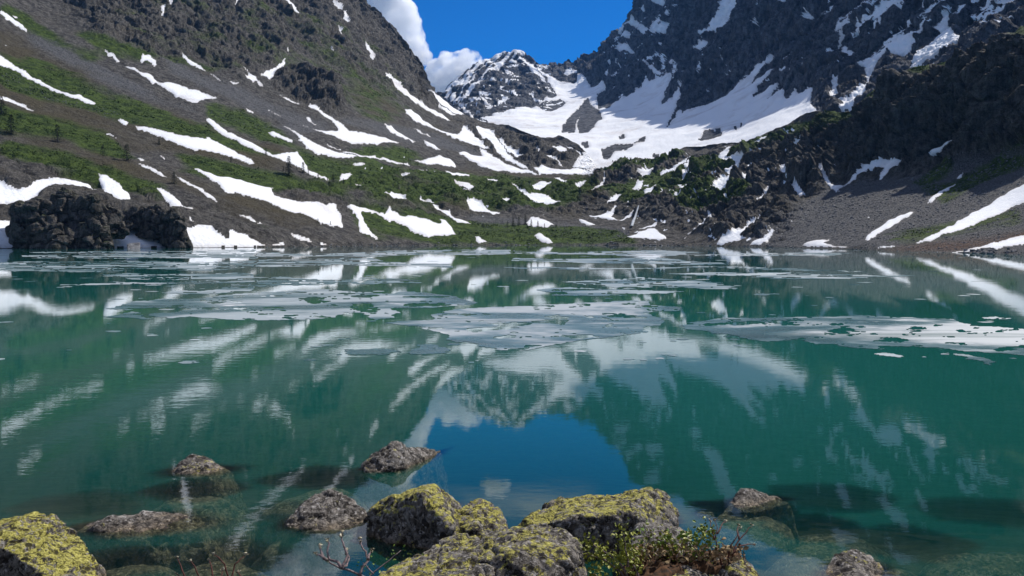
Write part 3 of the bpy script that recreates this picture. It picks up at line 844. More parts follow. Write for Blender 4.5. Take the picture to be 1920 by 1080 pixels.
# rock relief
rough = fbm(gF, 70.0, 8, 3, 0.70, True, minl, (1, 1, 0.55))
soft = fbm(gF, 46.0, 7, 9, 0.62, False, minl)
wj = gF + np.stack([soft, rough, soft[::-1]], -1) * 4.0
stF, crF = joints(wj, 11.0, 21, (1, 1, 0.7), 0.16)
topband = np.clip(1 - (VF - vtF[None]) / 34.0, 0, 1) * np.clip((UF - 1540) / 60, 0, 1) * (VF > -600)
crag = crag * (1 - 0.8 * np.clip(topband * 2, 0, 1))
base_fade = np.clip((np.arange(nr)[:, None]) / 10.0, 0.0, 1.0)
dist_amp = 0.5 + 0.5 * np.clip(RNG / 500.0, 0, 1.6)
amp_r = 21.0 * dist_amp * np.clip(crag, 0, 1.4) * (1 - 0.8 * snow_soft)
amp_s = 5.0 * dist_amp * (1 - 0.5 * np.clip(scree, 0, 1)) * (1 - 0.8 * snow_soft)
disp = (rough - 0.18) * amp_r * 0.85 + soft * amp_s + (stF * 1.0 - crF * 1.6) * dist_amp * 1.7 * np.clip(crag, 0, 1.3) * (1 - 0.9 * snow_soft)
DF = gF + nF * (disp * base_fade)[..., None]
nF2 = normals(DF)
# vegetation: noise on the traced belts, none on the steepest faces
gn = fbm(gF, 30.0, 6, 77, 0.62, False, pxF * 2)
up = nF2[..., 2]
grassw = np.maximum(grassw, np.clip(topband * 1.6, 0, 1))
grass = np.clip((grassw * 1.2 - 0.36 + gn * 0.85) * 2.6, 0, 1) * np.clip((up - 0.15) * 4, 0.25, 1)
sn = fbm(gF, 50.0, 5, 99, 0.6, False, pxF * 2)
soil = np.clip((soilw - 0.35 + sn * 0.9) * 2.2, 0, 1)
scr = np.clip((scree - 0.3 + sn * 0.5) * 2.5, 0, 1)
attF = dict(grass=grass, soil=soil, scree=scr, rust=np.clip(rust * 1.3 - 0.2 + gn * 0.4, 0, 1))

fF = grid_faces(nr, nc)
fu = (UF[:-1, :-1] + UF[1:, 1:]) / 2; fv = np.where(VF[:-1, :-1] < -900, -900, VF[:-1, :-1])
# three landforms: the left mountain, the moraine between, the cliff slope on the right
MOR = [(600,470),(650,380),(700,335),(830,310),(960,322),(1095,328),(1110,285),(1080,-9000),(1400,-9000),(1400,264),(1330,300),(1230,380),(1190,470)]
inM = pip(MOR, fu, fv) | ((fu > 1090) & (fu < 1400) & (fv <= -900))
lab = np.where(inM, 1, np.where(fu < 1100, 0, 2))
TERR = []
for k, nm in enumerate(('mountain', 'moraine_hill', 'cliff_slope')):
    TERR.append(struct(sub_object(nm, DF, fF[lab == k], M_FRONT, None, attF)))
def snow_patches(D, nrm, sid, soft_, px, faces, labels, parents, count):
    fid = sid[:-1, :-1]
    ok = (fid >= 0) & (sid[1:, :-1] == fid) & (sid[:-1, 1:] == fid) & (sid[1:, 1:] == fid)
    lift = (0.25 + 1.5 * np.clip(soft_ * 2 - 1, 0, 1)) * px
    top = D + nrm * lift[..., None]
    for k in range(count):
        m = ok & (fid == k)
        n = int(m.sum())
        if n < 4: continue
        par = parents[int(np.bincount(labels[m], minlength=len(parents)).argmax())]
        o = sub_object('snow_patch', top, faces[m], M_SNOW, par, dict(rim=np.clip(1.75 - 1.75 * soft_, 0, 1)))
snow_patches(DF, nF2, snow_id, snow_soft, pxF, fF, lab, TERR, NSF)
okS = (snow_id[:-1, :-1] == NSF) & (snow_id[1:, 1:] == NSF)
for k in range(3):
    m = okS & (lab == k)
    if m.sum() > 3:
        o = sub_object('snow_remnants', DF + nF2 * (0.4 * pxF)[..., None], fF[m], M_SNOW, TERR[k]); o['kind'] = 'stuff'

# --- far terrain: pyramid peak, saddle, dark wall and the snow cirque under them
uB = np.concatenate([np.arange(640, 760, 8.0), np.arange(760, 1950, 1.55), np.arange(1950, 2900, 14.0)])
vbB = np.interp(uB, [640,1000,1100,1200,1400,1500,1560,1640,1750,1920,2900], [300,300,315,325,290,250,235,200,150,90,90])
vtB = np.interp(uB, [640,780,800,830,850,860,880,890,905,910,930,945,958,972,985,992,1000,1010,1022,1040,1055,1066,1078,1090,1095,1105,1112,1122,1132,1142,1152,1160,1170,1178,1190,1200,1206,1214,1225,1260,1290,1340,1400,1500,1600,1700,1920,2300,2900],
   [230,205,195,176,158,150,130,122,113,110,102,98,100,97,99,103,110,118,122,124,120,112,116,113,110,112,104,98,85,80,70,60,55,42,30,18,8,0,-14,-45,-35,-60,-100,-150,-175,-200,-230,-210,-120])
colsB = {
 640: [(300,1500),(230,2300)],
 830: [(300,1050),(240,1330),(178,1800)],
 870: [(300,1000),(240,1310),(140,2060)],
 900: [(300,930),(240,1300),(205,1500),(112,2330)],
 965: [(300,880),(235,1350),(200,1650),(150,1950),(97,2300)],
 1050: [(305,850),(250,1150),(200,1650),(160,2050),(122,2500)],
 1100: [(315,830),(260,1030),(200,1600),(160,2000),(110,2350)],
 1200: [(325,790),(270,950),(215,1400),(170,1650),(100,1800),(18,2000)],
 1300: [(307,770),(250,960),(215,1150),(180,1400),(100,1560),(-37,1780)],
 1450: [(270,680),(220,850),(180,1000),(100,1120),(0,1230),(-125,1330)],
 1600: [(220,620),(190,740),(130,880),(60,960),(0,1030),(-175,1120)],
 1920: [(90,560),(50,640),(0,700),(-230,830)],
 2900: [(90,420),(-120,700)],
}
gB, VB = loft(uB, vbB, vtB, colsB, 250, 70, 12, 900.0, 0.8)
nrb, ncb = VB.shape
UB = uB[None].repeat(nrb, 0)
nB = normals(gB)
RB = np.sqrt(gB[..., 1] ** 2 + gB[..., 0] ** 2); pxB = RB / F
wp = np.stack([UB / 12, VB / 12, 0 * UB], -1)
Uw = UB + fbm(wp, 1.0, 3, 131, 0.65) * 5.5; Vw = VB + fbm(wp, 1.0, 3, 147, 0.65) * 5.5
sidB = np.full(UB.shape, -1, np.int32)
for k, p in enumerate(SNOW_BACK):
    sidB[pip(p, Uw, Vw) & (sidB < 0)] = k
for p in ROCK_IN_SNOW:
    sidB[pip(p, Uw, Vw)] = -1
fl_ = pip([(815,185),(860,140),(905,108),(960,96),(965,110),(930,145),(890,180),(850,200)], UB, VB)
rib = fbm(np.stack([(UB * 0.68 + VB * 0.73) / 5.5, (0.73 * UB - 0.68 * VB) / 42, 0 * UB], -1), 1.0, 3, 177, 0.6)
sidB[fl_ & (rib > 0.10)] = -1
# wind-blown snow caught in the cracks of the high faces
crack = fbm(gB * np.array([1, 1, 0.28]), 70.0, 6, 201, 0.65, True, pxB * 2.2)
zone = np.zeros(UB.shape, np.float32)
for k_, p_ in ((0.9, [(820,200),(880,110),(960,85),(1060,150),(1060,230),(900,240)]), (0.55, [(1090,150),(1150,60),(1230,-30),(1330,-40),(1300,120),(1250,200),(1150,200)]),
               (0.75, [(1560,60),(1640,-40),(1920,-60),(1920,60),(1700,110)]), (0.3, [(1250,200),(1300,-100),(2000,-300),(2000,60),(1500,220)])):
    zone = np.maximum(zone, pip(p_, UB, VB) * k_)
sc_ = crack + blur(zone, 8) * 0.35
speck = ~fl_ & (sc_ > np.quantile(sc_[(sidB < 0) & (VB > -60) & (UB < 1950)], 0.918)) & (sidB < 0) & (VB > -400)
NS = len(SNOW_BACK)
sidB[speck] = NS
snowB = blur(sidB >= 0, 2)
minl = pxB * 2.2
wall = np.clip(1 - snowB * 1.0, 0.05, 1)
roughB = fbm(gB, 230.0, 8, 5, 0.74, True, minl, (1, 1, 0.34))
softB = fbm(gB, 120.0, 7, 15, 0.5, False, minl)
big_snow = blur(pip(S_MAIN, UB, VB), 12)
fadeB = np.clip(np.arange(nrb)[:, None] / 8.0, 0.0, 1.0)
stB, crB = joints(gB + np.stack([softB, roughB, softB[::-1]], -1) * 14.0, 34.0, 22, (1, 1, 0.45), 0.16)
dispB = ((stB - crB * 1.5) * 5.0 * (1 - 0.95 * big_snow) * (1 - 0.8 * snowB) + (roughB - 0.22) * 50.0 * np.where(UB < 1085, 0.42, 1.0) * (1 - 0.93 * big_snow) * (1 - 0.35 * snowB) * np.clip(RB / 1500, 0.35, 1.2) + softB * (14.0 * (1 - 0.4 * big_snow))) * fadeB
DB = gB + nB * dispB[..., None]
nB2 = normals(DB)
z0 = np.zeros(UB.shape, np.float32)
attB = dict(grass=z0, soil=z0, scree=z0, rust=z0)
fB = grid_faces(nrb, ncb)
fu = UB[:-1, :-1]; fv = np.where(VB[:-1, :-1] < -900, -900, VB[:-1, :-1])
CIRQ = [(780,330),(860,225),(900,212),(1010,196),(1060,198),(1065,150),(1110,170),(1130,160),(1210,185),(1260,150),(1270,190),(1360,180),(1440,140),(1520,170),(1560,230),(1560,340)]
inC = pip(CIRQ, fu, fv)
labB = np.where(inC, 2, np.where(fu < 1078, 0, 1))
TB = []
for k, nm in enumerate(('mountain_peak', 'mountain_wall', 'glacier_cirque')):
    TB.append(struct(sub_object(nm, DB, fB[labB == k], M_BACK, None, attB)))
snow_patches(DB, nB2, sidB, snowB, pxB, fB, labB, TB, NS)
okS = (sidB[:-1, :-1] == NS) & (sidB[1:, 1:] == NS)
topB = DB + nB2 * (0.4 * pxB)[..., None]
for k in range(3):
    m = okS & (labB == k)
    if m.sum() > 3:
        o = sub_object('wind_blown_snow', topB, fB[m], M_SNOW, TB[k]); o['kind'] = 'stuff'

def on_slope(u, v):
    """point of the near terrain under a photo pixel, and its metres per pixel"""
    c = int(np.clip(np.searchsorted(uF, u), 0, nc - 1))
    r = int(np.argmin(np.abs(VF[:330, c] - v)))
    return DF[r, c], pxF[r, c], nF2[r, c]

# ------------------------------------------------------------------ lake bed and water
def bed_z(x, y):
    z = 0.52 - 0.172 * y - 0.02 * np.abs(x) - 0.30 * np.clip(np.minimum(x - 0.9, (y - 4.5) * 0.5), 0, 1.6)
    z = z - 0.08 * np.maximum(y - 8, 0)
    return np.clip(z, -9, 6)
ys = np.concatenate([np.linspace(-80, 0, 20), np.linspace(1, 16, 220), np.geomspace(17, 900, 40), [4500]])
xs = np.concatenate([[-3600], -np.geomspace(700, 12, 22), np.linspace(-8, 8, 240), np.geomspace(12, 700, 22), [3600]])
GX, GY = np.meshgrid(xs, ys)
gz = bed_z(GX, GY)
near = (GY > 0) & (GY < 17) & (np.abs(GX) < 12)
gz = gz + np.where(near, fbm(np.stack([GX, GY, 0 * GX], -1), 2.4, 5, 61, 0.55) * 0.16, 0)
gz = np.where(GY < 2.0, np.minimum(0.52 - 0.172 * GY, 0.80) + 0.42 * np.maximum(-GY - 2, 0), gz)  # unseen bank behind the camera, added to block low sky light on the boulders
far_ = (np.abs(GX) > 720) | (GY > 950); gz = np.where(far_, -9, gz)
bed = struct(mesh_from('lake_bed', np.stack([GX, GY, gz], -1).reshape(-1, 3), grid_faces(len(ys), len(xs)).reshape(-1, 4), M_BED))
# ------------------------------------------------------------------ ice floes
def I(s, ox): return [(float(a.split(',')[0]) / 4 + ox, float(a.split(',')[1]) / 4 + 450) for a in s.split()]
def cat(*parts): return [q for p in parts for q in p]
FLOES = [
 (0.2, 'long thin ice sheet lying along the base of the left rock outcrop', I('130,92 400,86 800,82 1400,80 1920,70 1920,92 1300,100 800,100 400,104', 0)),
 (0.2, 'broad pale ice belt just off the left shore rocks', I('130,112 500,110 700,103 1000,102 1400,98 1920,96 1920,146 1760,138 1400,138 1050,136 800,143 500,138 250,140 130,134', 0)),
 (0.5, 'wide grey ice sheet reaching the left picture edge', I('-200,170 120,162 300,158 600,162 1050,152 1400,162 1650,157 1920,152 1920,202 1750,224 1400,234 1100,215 950,235 700,244 400,240 80,238 -200,225', 0)),
 (0.6, 'teal ice floe between the left grey sheet and a long needle floe', I('740,257 950,247 1250,257 1500,252 1780,242 1920,257 1920,288 1600,298 1200,303 1000,294 860,276', 0)),
 (0.3, 'needle shaped pale floe pointing left towards the outcrop reflection', I('350,338 500,331 730,328 760,316 900,309 1100,316 1300,311 1600,304 1920,302 1920,320 1560,330 1200,335 900,335 500,342', 0)),
 (0.5, 'blunt teal floe wedged above the largest left floe', I('1170,396 1300,382 1500,380 1700,352 1920,342 1920,384 1600,404 1400,411 1250,405', 0)),
 (0.45, 'largest floe in the left half, its left end split by a dark notch', cat(I('770,520 860,500 960,470 1030,452 1200,442 1450,440 1700,412 1920,392', 0), I('150,386 300,372 500,367 700,382 900,392 1000,402 1100,382 1300,392 1500,422 1700,470 1600,490 1300,508 1000,515 1100,540 1000,590 900,600 850,580 800,550 700,555 550,590 400,600 0,605', 480), I('1700,598 1500,590 1420,575 1250,590 1050,592 900,580 760,576 870,560 950,540 1100,550 1300,545 1400,512 1200,511 1000,516 900,521', 0))),
 (0.6, 'small lone floe adrift in green water below the left floes', I('1360,915 1420,905 1500,888 1590,890 1550,910 1450,930 1390,932', 0)),
 (0.4, 'slim oval floe drifting in front of the central ice', I('650,845 700,820 850,815 1000,815 1080,835 1060,855 900,868 750,865', 480)),
 (0.5, 'wedge shaped floe between the slim oval floe and the central ice', I('1110,850 1180,820 1220,785 1350,780 1450,810 1450,850 1300,860 1150,860', 480)),
 (0.25, 'huge central ice sheet with snowy ridges and dark melt pools', cat(I('930,620 1100,606 1330,596 1320,570 1380,540 1500,516 1700,506 1920,500', 480), I('150,492 300,482 500,467 700,462 900,452 1050,457 1060,486 1250,502 1310,525 1200,540 1000,550 1150,600 1100,640 1000,650 1000,690 850,720 650,740 520,760 400,770 250,800 100,830 0,835', 960), I('1800,830 1650,790 1500,770 1420,740 1440,720 1350,690 1200,660 1050,640', 480))),
 (0.7, 'teal floe under the green hillside reflection, centre left of the lake', I('-200,290 0,292 200,273 400,292 620,292 900,284 1250,297 1250,328 1000,323 850,338 800,330 600,338 300,343 0,358 -200,360', 480)),
 (0.1, 'thin whitish ice belt close under the far shore', I('0,82 300,100 700,96 1000,78 1500,72 1920,72 1920,108 1600,116 1250,109 900,128 600,124 0,128', 480)),
 (0.25, 'pale ice field behind the hillside reflection, second from far shore', I('0,148 400,142 750,132 900,134 1000,162 1450,176 1500,208 1100,203 800,194 640,186 300,203 0,203', 480)),
 (0.05, 'whitest ice strip, reaching the brown point on the right shore', cat(I('0,78 400,92 900,78 1100,75 1500,97 1920,96', 960), I('300,92 700,96 600,103 480,118 0,120', 1440), I('1300,120 900,124 500,110 0,105', 960))),
 (0.55, 'long teal sheet right behind the lake centre', I('0,132 400,142 900,132 1100,127 1300,152 1600,176 1700,190 1300,189 1000,180 600,175 300,165 0,160', 960)),
 (0.5, 'narrow ribbon of ice crossing the lake towards the right', cat(I('0,206 300,202 700,211 1050,207 1400,197 1700,197 1920,206', 960), I('280,215 330,222 780,235 700,239 0,226', 1440), I('1500,207 1100,216 600,221 0,216', 960))),
 (0.45, 'long pointed floe ending in a needle on the right', cat(I('1120,252 1400,242 1920,242', 960), I('500,256 850,263 1270,271 1000,275 750,284 440,299 250,304 0,290', 1440), I('1600,270 1300,265', 960))),
 (0.6, 'teal floe with a tapering right tail beside the snow reflection', I('350,312 700,292 950,278 1200,292 1400,302 1560,322 1680,351 1800,356 1750,369 1500,369 1250,359 1050,354 800,359 600,345', 960)),
 (0.65, 'dark teal broken floe just above the huge central sheet', I('150,372 400,353 700,367 1000,372 1320,386 1200,399 1000,409 600,419 300,419 250,396', 960)),
 (0.15, 'largest ice sheet on the right, pale grey and frayed along its front', cat(I('1230,640 1290,620 1450,600 1640,582 1920,580', 960), I('400,577 720,564 900,572 1100,582 1400,592 1500,627 1700,652 1920,668 2080,690 2150,720 2180,770 2120,820 2020,860 1920,870 1750,855 1500,840 1340,825 1100,800 900,825 700,820 500,790 350,785 200,750 0,765', 1440), I('1750,740 1600,715 1450,690 1300,670', 960))),
 (0.5, 'little floe broken off in front of the largest right sheet', I('780,855 850,840 960,850 1030,875 980,885 850,875', 1440)),
 (0.6, 'thin slushy tongue trailing off the largest right sheet', I('1270,838 1450,848 1600,878 1750,920 1650,940 1500,890', 1440)),
 (0.6, 'short sliver of ice alone in the right open water', I('-100,402 0,401 100,409 0,416 -100,412', 1440)),
 (0.4, 'slushy ice patch behind the largest right sheet', I('1560,585 1700,572 1850,590 1750,600', 1440)),
]
ui = np.arange(-60, 2060, 1.9); vi = np.concatenate([np.arange(466, 520, 0.55), np.arange(520, 692, 0.75)])
UI, VI = np.meshgrid(ui, vi)
ptsI = P(UI, VI, water_Y(VI))
wq = np.stack([UI / 60, VI / 6, 0 * UI], -1)
Uw = UI + fbm(wq, 1.0, 4, 301, 0.6) * 26; Vw = VI + fbm(wq, 1.0, 4, 317, 0.65) * 3.2 * np.clip((VI - 455) / 60, 0.25, 1.2)
leads = fbm(np.stack([UI / 90, VI / 6 * np.clip(60 / (VI - 440), 0.5, 2.2), 0 * UI], -1), 1.0, 6, 333, 0.68)
sidI = np.full(UI.shape, -1, np.int32)
for k, (w, lb, p) in enumerate(FLOES):
    sidI[pip(p, Uw, Vw) & (sidI < 0)] = k
hole = (leads > 0.17)
sidI[hole] = -1
fI = grid_faces(*UI.shape)
fid = sidI[:-1, :-1]
okI = (fid >= 0) & (sidI[1:, :-1] == fid) & (sidI[:-1, 1:] == fid) & (sidI[1:, 1:] == fid)
topI = ptsI.copy()
topI[..., 2] = 0.0035 + 0.001 * fbm(ptsI, 6.0, 3, 350)
for k, (w, lb, p) in enumerate(FLOES):
    m = okI & (fid == k)
    if m.sum() < 3: continue
    o = sub_object('ice_floe', topI, fI[m], M_ICE)
    o.data.polygons.foreach_set('use_smooth', np.zeros(len(o.data.polygons), bool))
    sm = o.modifiers.new('rounding', 'SMOOTH'); sm.factor = 0.5; sm.iterations = 4
    sm = o.modifiers.new('thickness', 'SOLIDIFY'); sm.thickness = 0.004; sm.offset = -1
    tag(o, lb, 'ice floe', 'ice floes drifting on the lake'); o['wet'] = w
# brash: loose crumbs between the floes
bv, bf = [], []
for i in range(900):
    u = random.uniform(0, 1920); v = random.choice([random.uniform(468, 560), random.uniform(560, 680)])
    if leads[int(np.clip(np.searchsorted(vi, v), 0, len(vi) - 1)), int(np.clip(np.searchsorted(ui, u), 0, len(ui) - 1))] < 0.1: continue
    Y = float(water_Y(v)); q = P(u, v, Y); s = random.uniform(0.05, 0.30) * Y / 60
    n = random.randint(5, 7); b0 = len(bv)
    ring = [(q[0] + s * 2.2 * random.uniform(.6, 1.2) * math.cos(2 * math.pi * j / n), q[1] + s * 2.0 * random.uniform(.6, 1.2) * math.sin(2 * math.pi * j / n)) for j in range(n)]
    for x, y in ring: bv.append((x, y, 0.004 + random.uniform(0, .004)))
    for x, y in ring: bv.append((x, y, -0.03))
    bf.append(tuple(range(b0, b0 + n)))
    for j in range(n): bf.append((b0 + j, b0 + n + j, b0 + n + (j + 1) % n, b0 + (j + 1) % n))
me = bpy.data.meshes.new('brash_ice'); me.from_pydata(bv, [], bf); me.materials.append(M_ICE)
o = bpy.data.objects.new('brash_ice', me); C.objects.link(o); o['kind'] = 'stuff'; o['label'] = 'loose crumbs of ice floating between the floes'; o['wet'] = 0.2

# ------------------------------------------------------------------ rocks
def hull_rock(name, hulls, voxel, amp, lam, mat, smooth_it=4, seed=0, crackamp=0.0, chips=0, blocks=0.0):
    """union of convex hulls -> remeshed, weathered rock as ONE mesh; world-space points"""
    bm = bmesh.new()
    crr = random.Random(900 + seed)
    for h in hulls:
        b2 = bmesh.new()
        for q in h: b2.verts.new([float(c) for c in q])
        r = bmesh.ops.convex_hull(b2, input=b2.verts)
        bad = [e for e in r['geom_interior'] + r['geom_unused'] if isinstance(e, bmesh.types.BMVert)]
        bmesh.ops.delete(b2, geom=list(set(bad)), context='VERTS')
        size = max((max(v.co[i] for v in b2.verts) - min(v.co[i] for v in b2.verts)) for i in (0, 1))
        for _ in range(chips):      # broken-off facets
            nn = Vector((crr.gauss(0, 1), crr.gauss(0, 1), abs(crr.gauss(0, .8)))).normalized()
            dmax = max(v.co.dot(nn) for v in b2.verts) - crr.uniform(.010, .038) * size
            bmesh.ops.bisect_plane(b2, geom=b2.verts[:] + b2.edges[:] + b2.faces[:], plane_co=nn * dmax, plane_no=nn, clear_outer=True)
            ed = [e for e in b2.edges if e.is_boundary]
            if ed: bmesh.ops.holes_fill(b2, edges=ed, sides=0)
        bmesh.ops.recalc_face_normals(b2, faces=b2.faces)
        tm = bpy.data.meshes.new('t'); b2.to_mesh(tm); b2.free(); bm.from_mesh(tm); bpy.data.meshes.remove(tm)
    tm = bpy.data.meshes.new('t'); bm.to_mesh(tm); bm.free()
    to = bpy.data.objects.new('t', tm); C.objects.link(to)
    rm = to.modifiers.new('r', 'REMESH'); rm.mode = 'VOXEL'; rm.voxel_size = voxel
    if smooth_it:
        s = to.modifiers.new('s', 'SMOOTH'); s.factor = 0.5; s.iterations = smooth_it
    dg = bpy.context.evaluated_depsgraph_get()
    em_ = bpy.data.meshes.new_from_object(to.evaluated_get(dg))
    bpy.data.objects.remove(to); bpy.data.meshes.remove(tm)
    n = len(em_.vertices)
    co = np.empty(n * 3, np.float32); em_.vertices.foreach_get('co', co); co = co.reshape(-1, 3)
    no = np.empty(n * 3, np.float32); em_.vertices.foreach_get('normal', no); no = no.reshape(-1, 3)
    d = fbm(co, lam, 6, 500 + seed, 0.62) * amp
    if crackamp: d = d + (fbm(co, lam * 1.6, 6, 700 + seed, 0.58, True)) * crackamp
    if blocks:      # jointed blocks and cracks
        wco = co + np.stack([fbm(co, lam, 3, 1300 + q + seed) for q in range(3)], -1) * lam * 0.35
        st, cr_ = joints(wco, lam * 0.8, seed, (1, 1, 1.5), 0.14)
        d = d + st * blocks - cr_ * blocks * 1.3
    co = co + no * d[:, None]
    c0 = co.mean(0); c0[2] = co[:, 2].min()
    em_.vertices.foreach_set('co', np.ascontiguousarray(co - c0, np.float32).ravel())
    em_.name = name
    em_.polygons.foreach_set('use_smooth', np.ones(len(em_.polygons), bool)); em_.materials.clear(); em_.materials.append(mat)
    em_.update()
    o = bpy.data.objects.new(name, em_); o.location = c0; C.objects.link(o)
    return o
def near_hull(pts, foot=True, flare=1.08, zb=None):
    w = [P(*q) for q in pts]
    if foot:
        a = np.array(w); c = a[:, :2].mean(0)
        zb_ = zb if zb is not None else float(bed_z(c[0], c[1])) - 0.15
        for q in w:
            e = c + (q[:2] - c) * flare * rng.uniform(0.95, 1.35)
            w = w + [np.array([e[0], e[1], zb_])]
    return w
GB = 'lichen covered boulders along the near shore'
BOULDERS = [
 ('yellow lichen covered boulder cut by the bottom left corner', 1.0, [[(70,961,6.0),(20,975,5.95),(-80,1005,5.9),(112,970,6.0),(150,1003,5.9),(178,1050,5.7),(195,1085,5.55),(215,1140,5.35),(-20,1018,5.5),(45,1048,5.35),(85,1082,5.25),(120,1120,5.2),(-80,1120,5.7)]], 0.85),
 ('flat grey slab half drowned right of the yellow corner boulder', 0.15, [[(150,985,6.6),(162,968,6.62),(192,963,6.7),(240,965,6.8),(330,966,6.9),(385,987,6.72),(148,1003,6.5),(230,1014,6.38),(300,1009,6.44),(370,998,6.58)]], 1.4),
 ('small pointed lichen rock standing farthest left in the green water', 0.55, [[(357,849,8.4),(378,855,8.42),(405,876,8.3),(345,860,8.35),(323,886,8.2),(330,895,8.1),(400,896,8.08),(436,884,8.35)]], 1.9),
 ('rugged brown rock with a long low tip beside the sky reflection', 0.45, [[(735,825,8.5),(762,832,8.55),(700,850,8.4),(680,873,8.3),(690,887,8.18),(742,884,8.2),(790,866,8.55)],[(745,835,8.5),(790,842,8.75),(828,846,9.02),(800,862,8.62),(740,875,8.3)]], 1.6),
 ('rounded grey speckled rock left of the dark faced boulder', 0.4, [[(620,919,6.98),(598,925,6.95),(556,948,6.8),(540,970,6.68),(541,990,6.58),(600,1005,6.46),(655,994,6.55),(690,972,6.78),(662,935,6.95)]], 1.5),
 ('big boulder with a black shaded face and yellow crest, centre of the shore', 0.9, [[(693,940,6.42),(692,948,6.38),(702,1040,6.46),(730,929,6.52),(760,934,6.24),(790,930,6.16),(815,911,6.55),(836,925,6.62),(866,947,6.78),(838,972,5.99),(848,1004,6.02),(800,1046,6.22),(770,1048,6.3),(700,960,6.9),(858,960,7.2)],[(856,950,6.5),(880,938,6.62),(908,934,6.68),(934,952,6.64),(950,988,6.42),(960,1012,6.2),(850,1005,6.12),(898,958,6.3),(880,1032,5.92),(950,1050,6.0)]], 1.0),
 ('nearest broad lichen boulder at the bottom centre with a sloping left slab', 0.75, [[(690,1090,4.9),(780,1043,5.3),(840,1005,5.5),(878,1001,5.5),(905,1020,5.3),(860,1085,4.75),(780,1125,4.6),(905,1105,4.7),(690,1160,4.75)],[(892,1012,5.35),(950,989,5.5),(1000,983,5.55),(1045,985,5.5),(1078,1001,5.35),(1091,1040,5.15),(1099,1085,5.0),(1106,1160,4.9),(880,1060,5.0),(960,1040,4.95),(1050,1052,4.9),(900,1160,4.6),(1000,1160,4.6)]], 1.0),
 ('long low boulder with a black overhang right of the centre', 0.85, [[(972,986,6.3),(984,974,6.4),(1030,951,6.6),(1055,935,6.7),(1120,933,6.8),(1150,930,6.8),(990,987,6.2),(1060,980,6.02),(1100,972,5.98),(1168,963,6.08),(1000,1000,6.55),(1090,1018,6.62),(1180,1022,6.62)],[(1140,932,6.8),(1190,920,6.85),(1230,911,6.9),(1250,922,6.9),(1268,950,6.8),(1266,975,6.6),(1250,988,6.42),(1170,963,6.08),(1205,985,6.12),(1100,972,6.1),(1180,1022,6.62)]], 1.0),
 ('grey wedge rock leaning behind the leafy willow shrub', 0.5, [[(1218,969,5.9),(1194,984,5.85),(1180,1022,5.68),(1242,980,5.95),(1282,996,5.9),(1292,1007,5.85),(1250,1052,5.48),(1185,1052,5.48),(1300,1062,5.5)]], 1.0),
 ('jagged half sunken rock in front of the right water', 0.2, [[(1410,911,7.42),(1392,914,7.36),(1362,935,7.2),(1350,956,7.12),(1400,964,7.02),(1440,953,7.2),(1480,944,7.3),(1442,925,7.4)]], 1.7),
 ('lone pointed boulder at the bottom edge right of the shrubs', 0.5, [[(1600,1027,5.9),(1578,1033,5.85),(1555,1060,5.75),(1543,1088,5.6),(1626,1041,5.85),(1652,1062,5.75),(1672,1090,5.6),(1600,1095,5.4)]], 1.35),
 ('mossy yellow spotted boulder at the bottom edge under the willow', 0.7, [[(1290,1055,5.2),(1345,1043,5.35),(1395,1047,5.4),(1415,1060,5.35),(1436,1090,5.2),(1235,1090,4.95),(1300,1120,4.8),(1400,1130,4.9)]], 1.0),
]
ROCKS = []
for k, (lb, lich, hs, flare) in enumerate(BOULDERS):
    o = hull_rock('boulder', [near_hull(h, True, flare) for h in hs], 0.014, 0.028, 0.26, M_ROCK, 1, k, 0.030, 6, 0.016 if lich > 0.6 else 0.009)
    tag(o, lb, 'boulder', GB); o['lichen'] = lich; ROCKS.append(o)
# drowned rocks seen through the water: photo pixel of the top at the surface, width in pixels, depth of the top
SUNK = [
 (365,918,190,-0.10,'drowned brown rock spreading below the small pointed rock'),
 (420,1045,270,-0.10,'long drowned slab crossing under the white snow reflection, bottom left'),
 (245,1050,210,-0.08,'drowned grey rock between the corner boulder and the bottom edge'),
 (600,896,210,-0.16,'drowned dark ledge running left from the rugged brown rock'),
 (545,958,170,-0.30,'drowned pale rock left of the rounded speckled rock'),
 (1395,955,200,-0.08,'drowned ledge round the jagged half sunken rock'),
 (1320,945,60,-0.05,'pale drowned stone just left of the jagged half sunken rock'),
 (1530,990,210,-0.22,'drowned olive boulder right of the bare twigs'),
 (1690,1015,250,-0.30,'wide drowned rock above the lone pointed boulder'),
 (1560,935,260,-0.40,'deep drowned ledge behind the jagged half sunken rock'),
 (1870,960,260,-0.42,'deep drowned boulder near the right picture edge'),
 (1130,1045,90,-0.14,'small pale drowned stone under the leafy willow twigs'),
 (150,950,240,-0.34,'deep drowned shelf behind the yellow corner boulder'),
]
DROWNED = []
for k, (u, v, w, z, lb) in enumerate(SUNK):
    Y = float(water_Y(v)); c = P(u, v, Y); c[2] = z
    r = w / F * Y / 2
    pts = []
    rr = random.Random(k)
    for j in range(14):
        a = 2 * math.pi * j / 14 + rr.uniform(-.2, .2); q = rr.uniform(.75, 1.1)
        pts.append((c[0] + r * q * math.cos(a), c[1] + r * 0.75 * q * math.sin(a), z - 0.12 - rr.uniform(0, .12)))
        pts.append((c[0] + r * 1.25 * q * math.cos(a), c[1] + r * 0.95 * q * math.sin(a), float(bed_z(c[0], c[1])) - 0.25))
        pts.append((c[0] + r * 0.55 * q * math.cos(a), c[1] + r * 0.4 * q * math.sin(a), z - rr.uniform(0, .06)))
    o = hull_rock('drowned_rock', [pts], 0.03, 0.05, 0.4, M_ROCK, 3, 40 + k, 0.02)
    tag(o, lb, 'drowned rock', 'drowned rocks seen through the shallows'); o['lichen'] = 0.0; DROWNED.append(o)

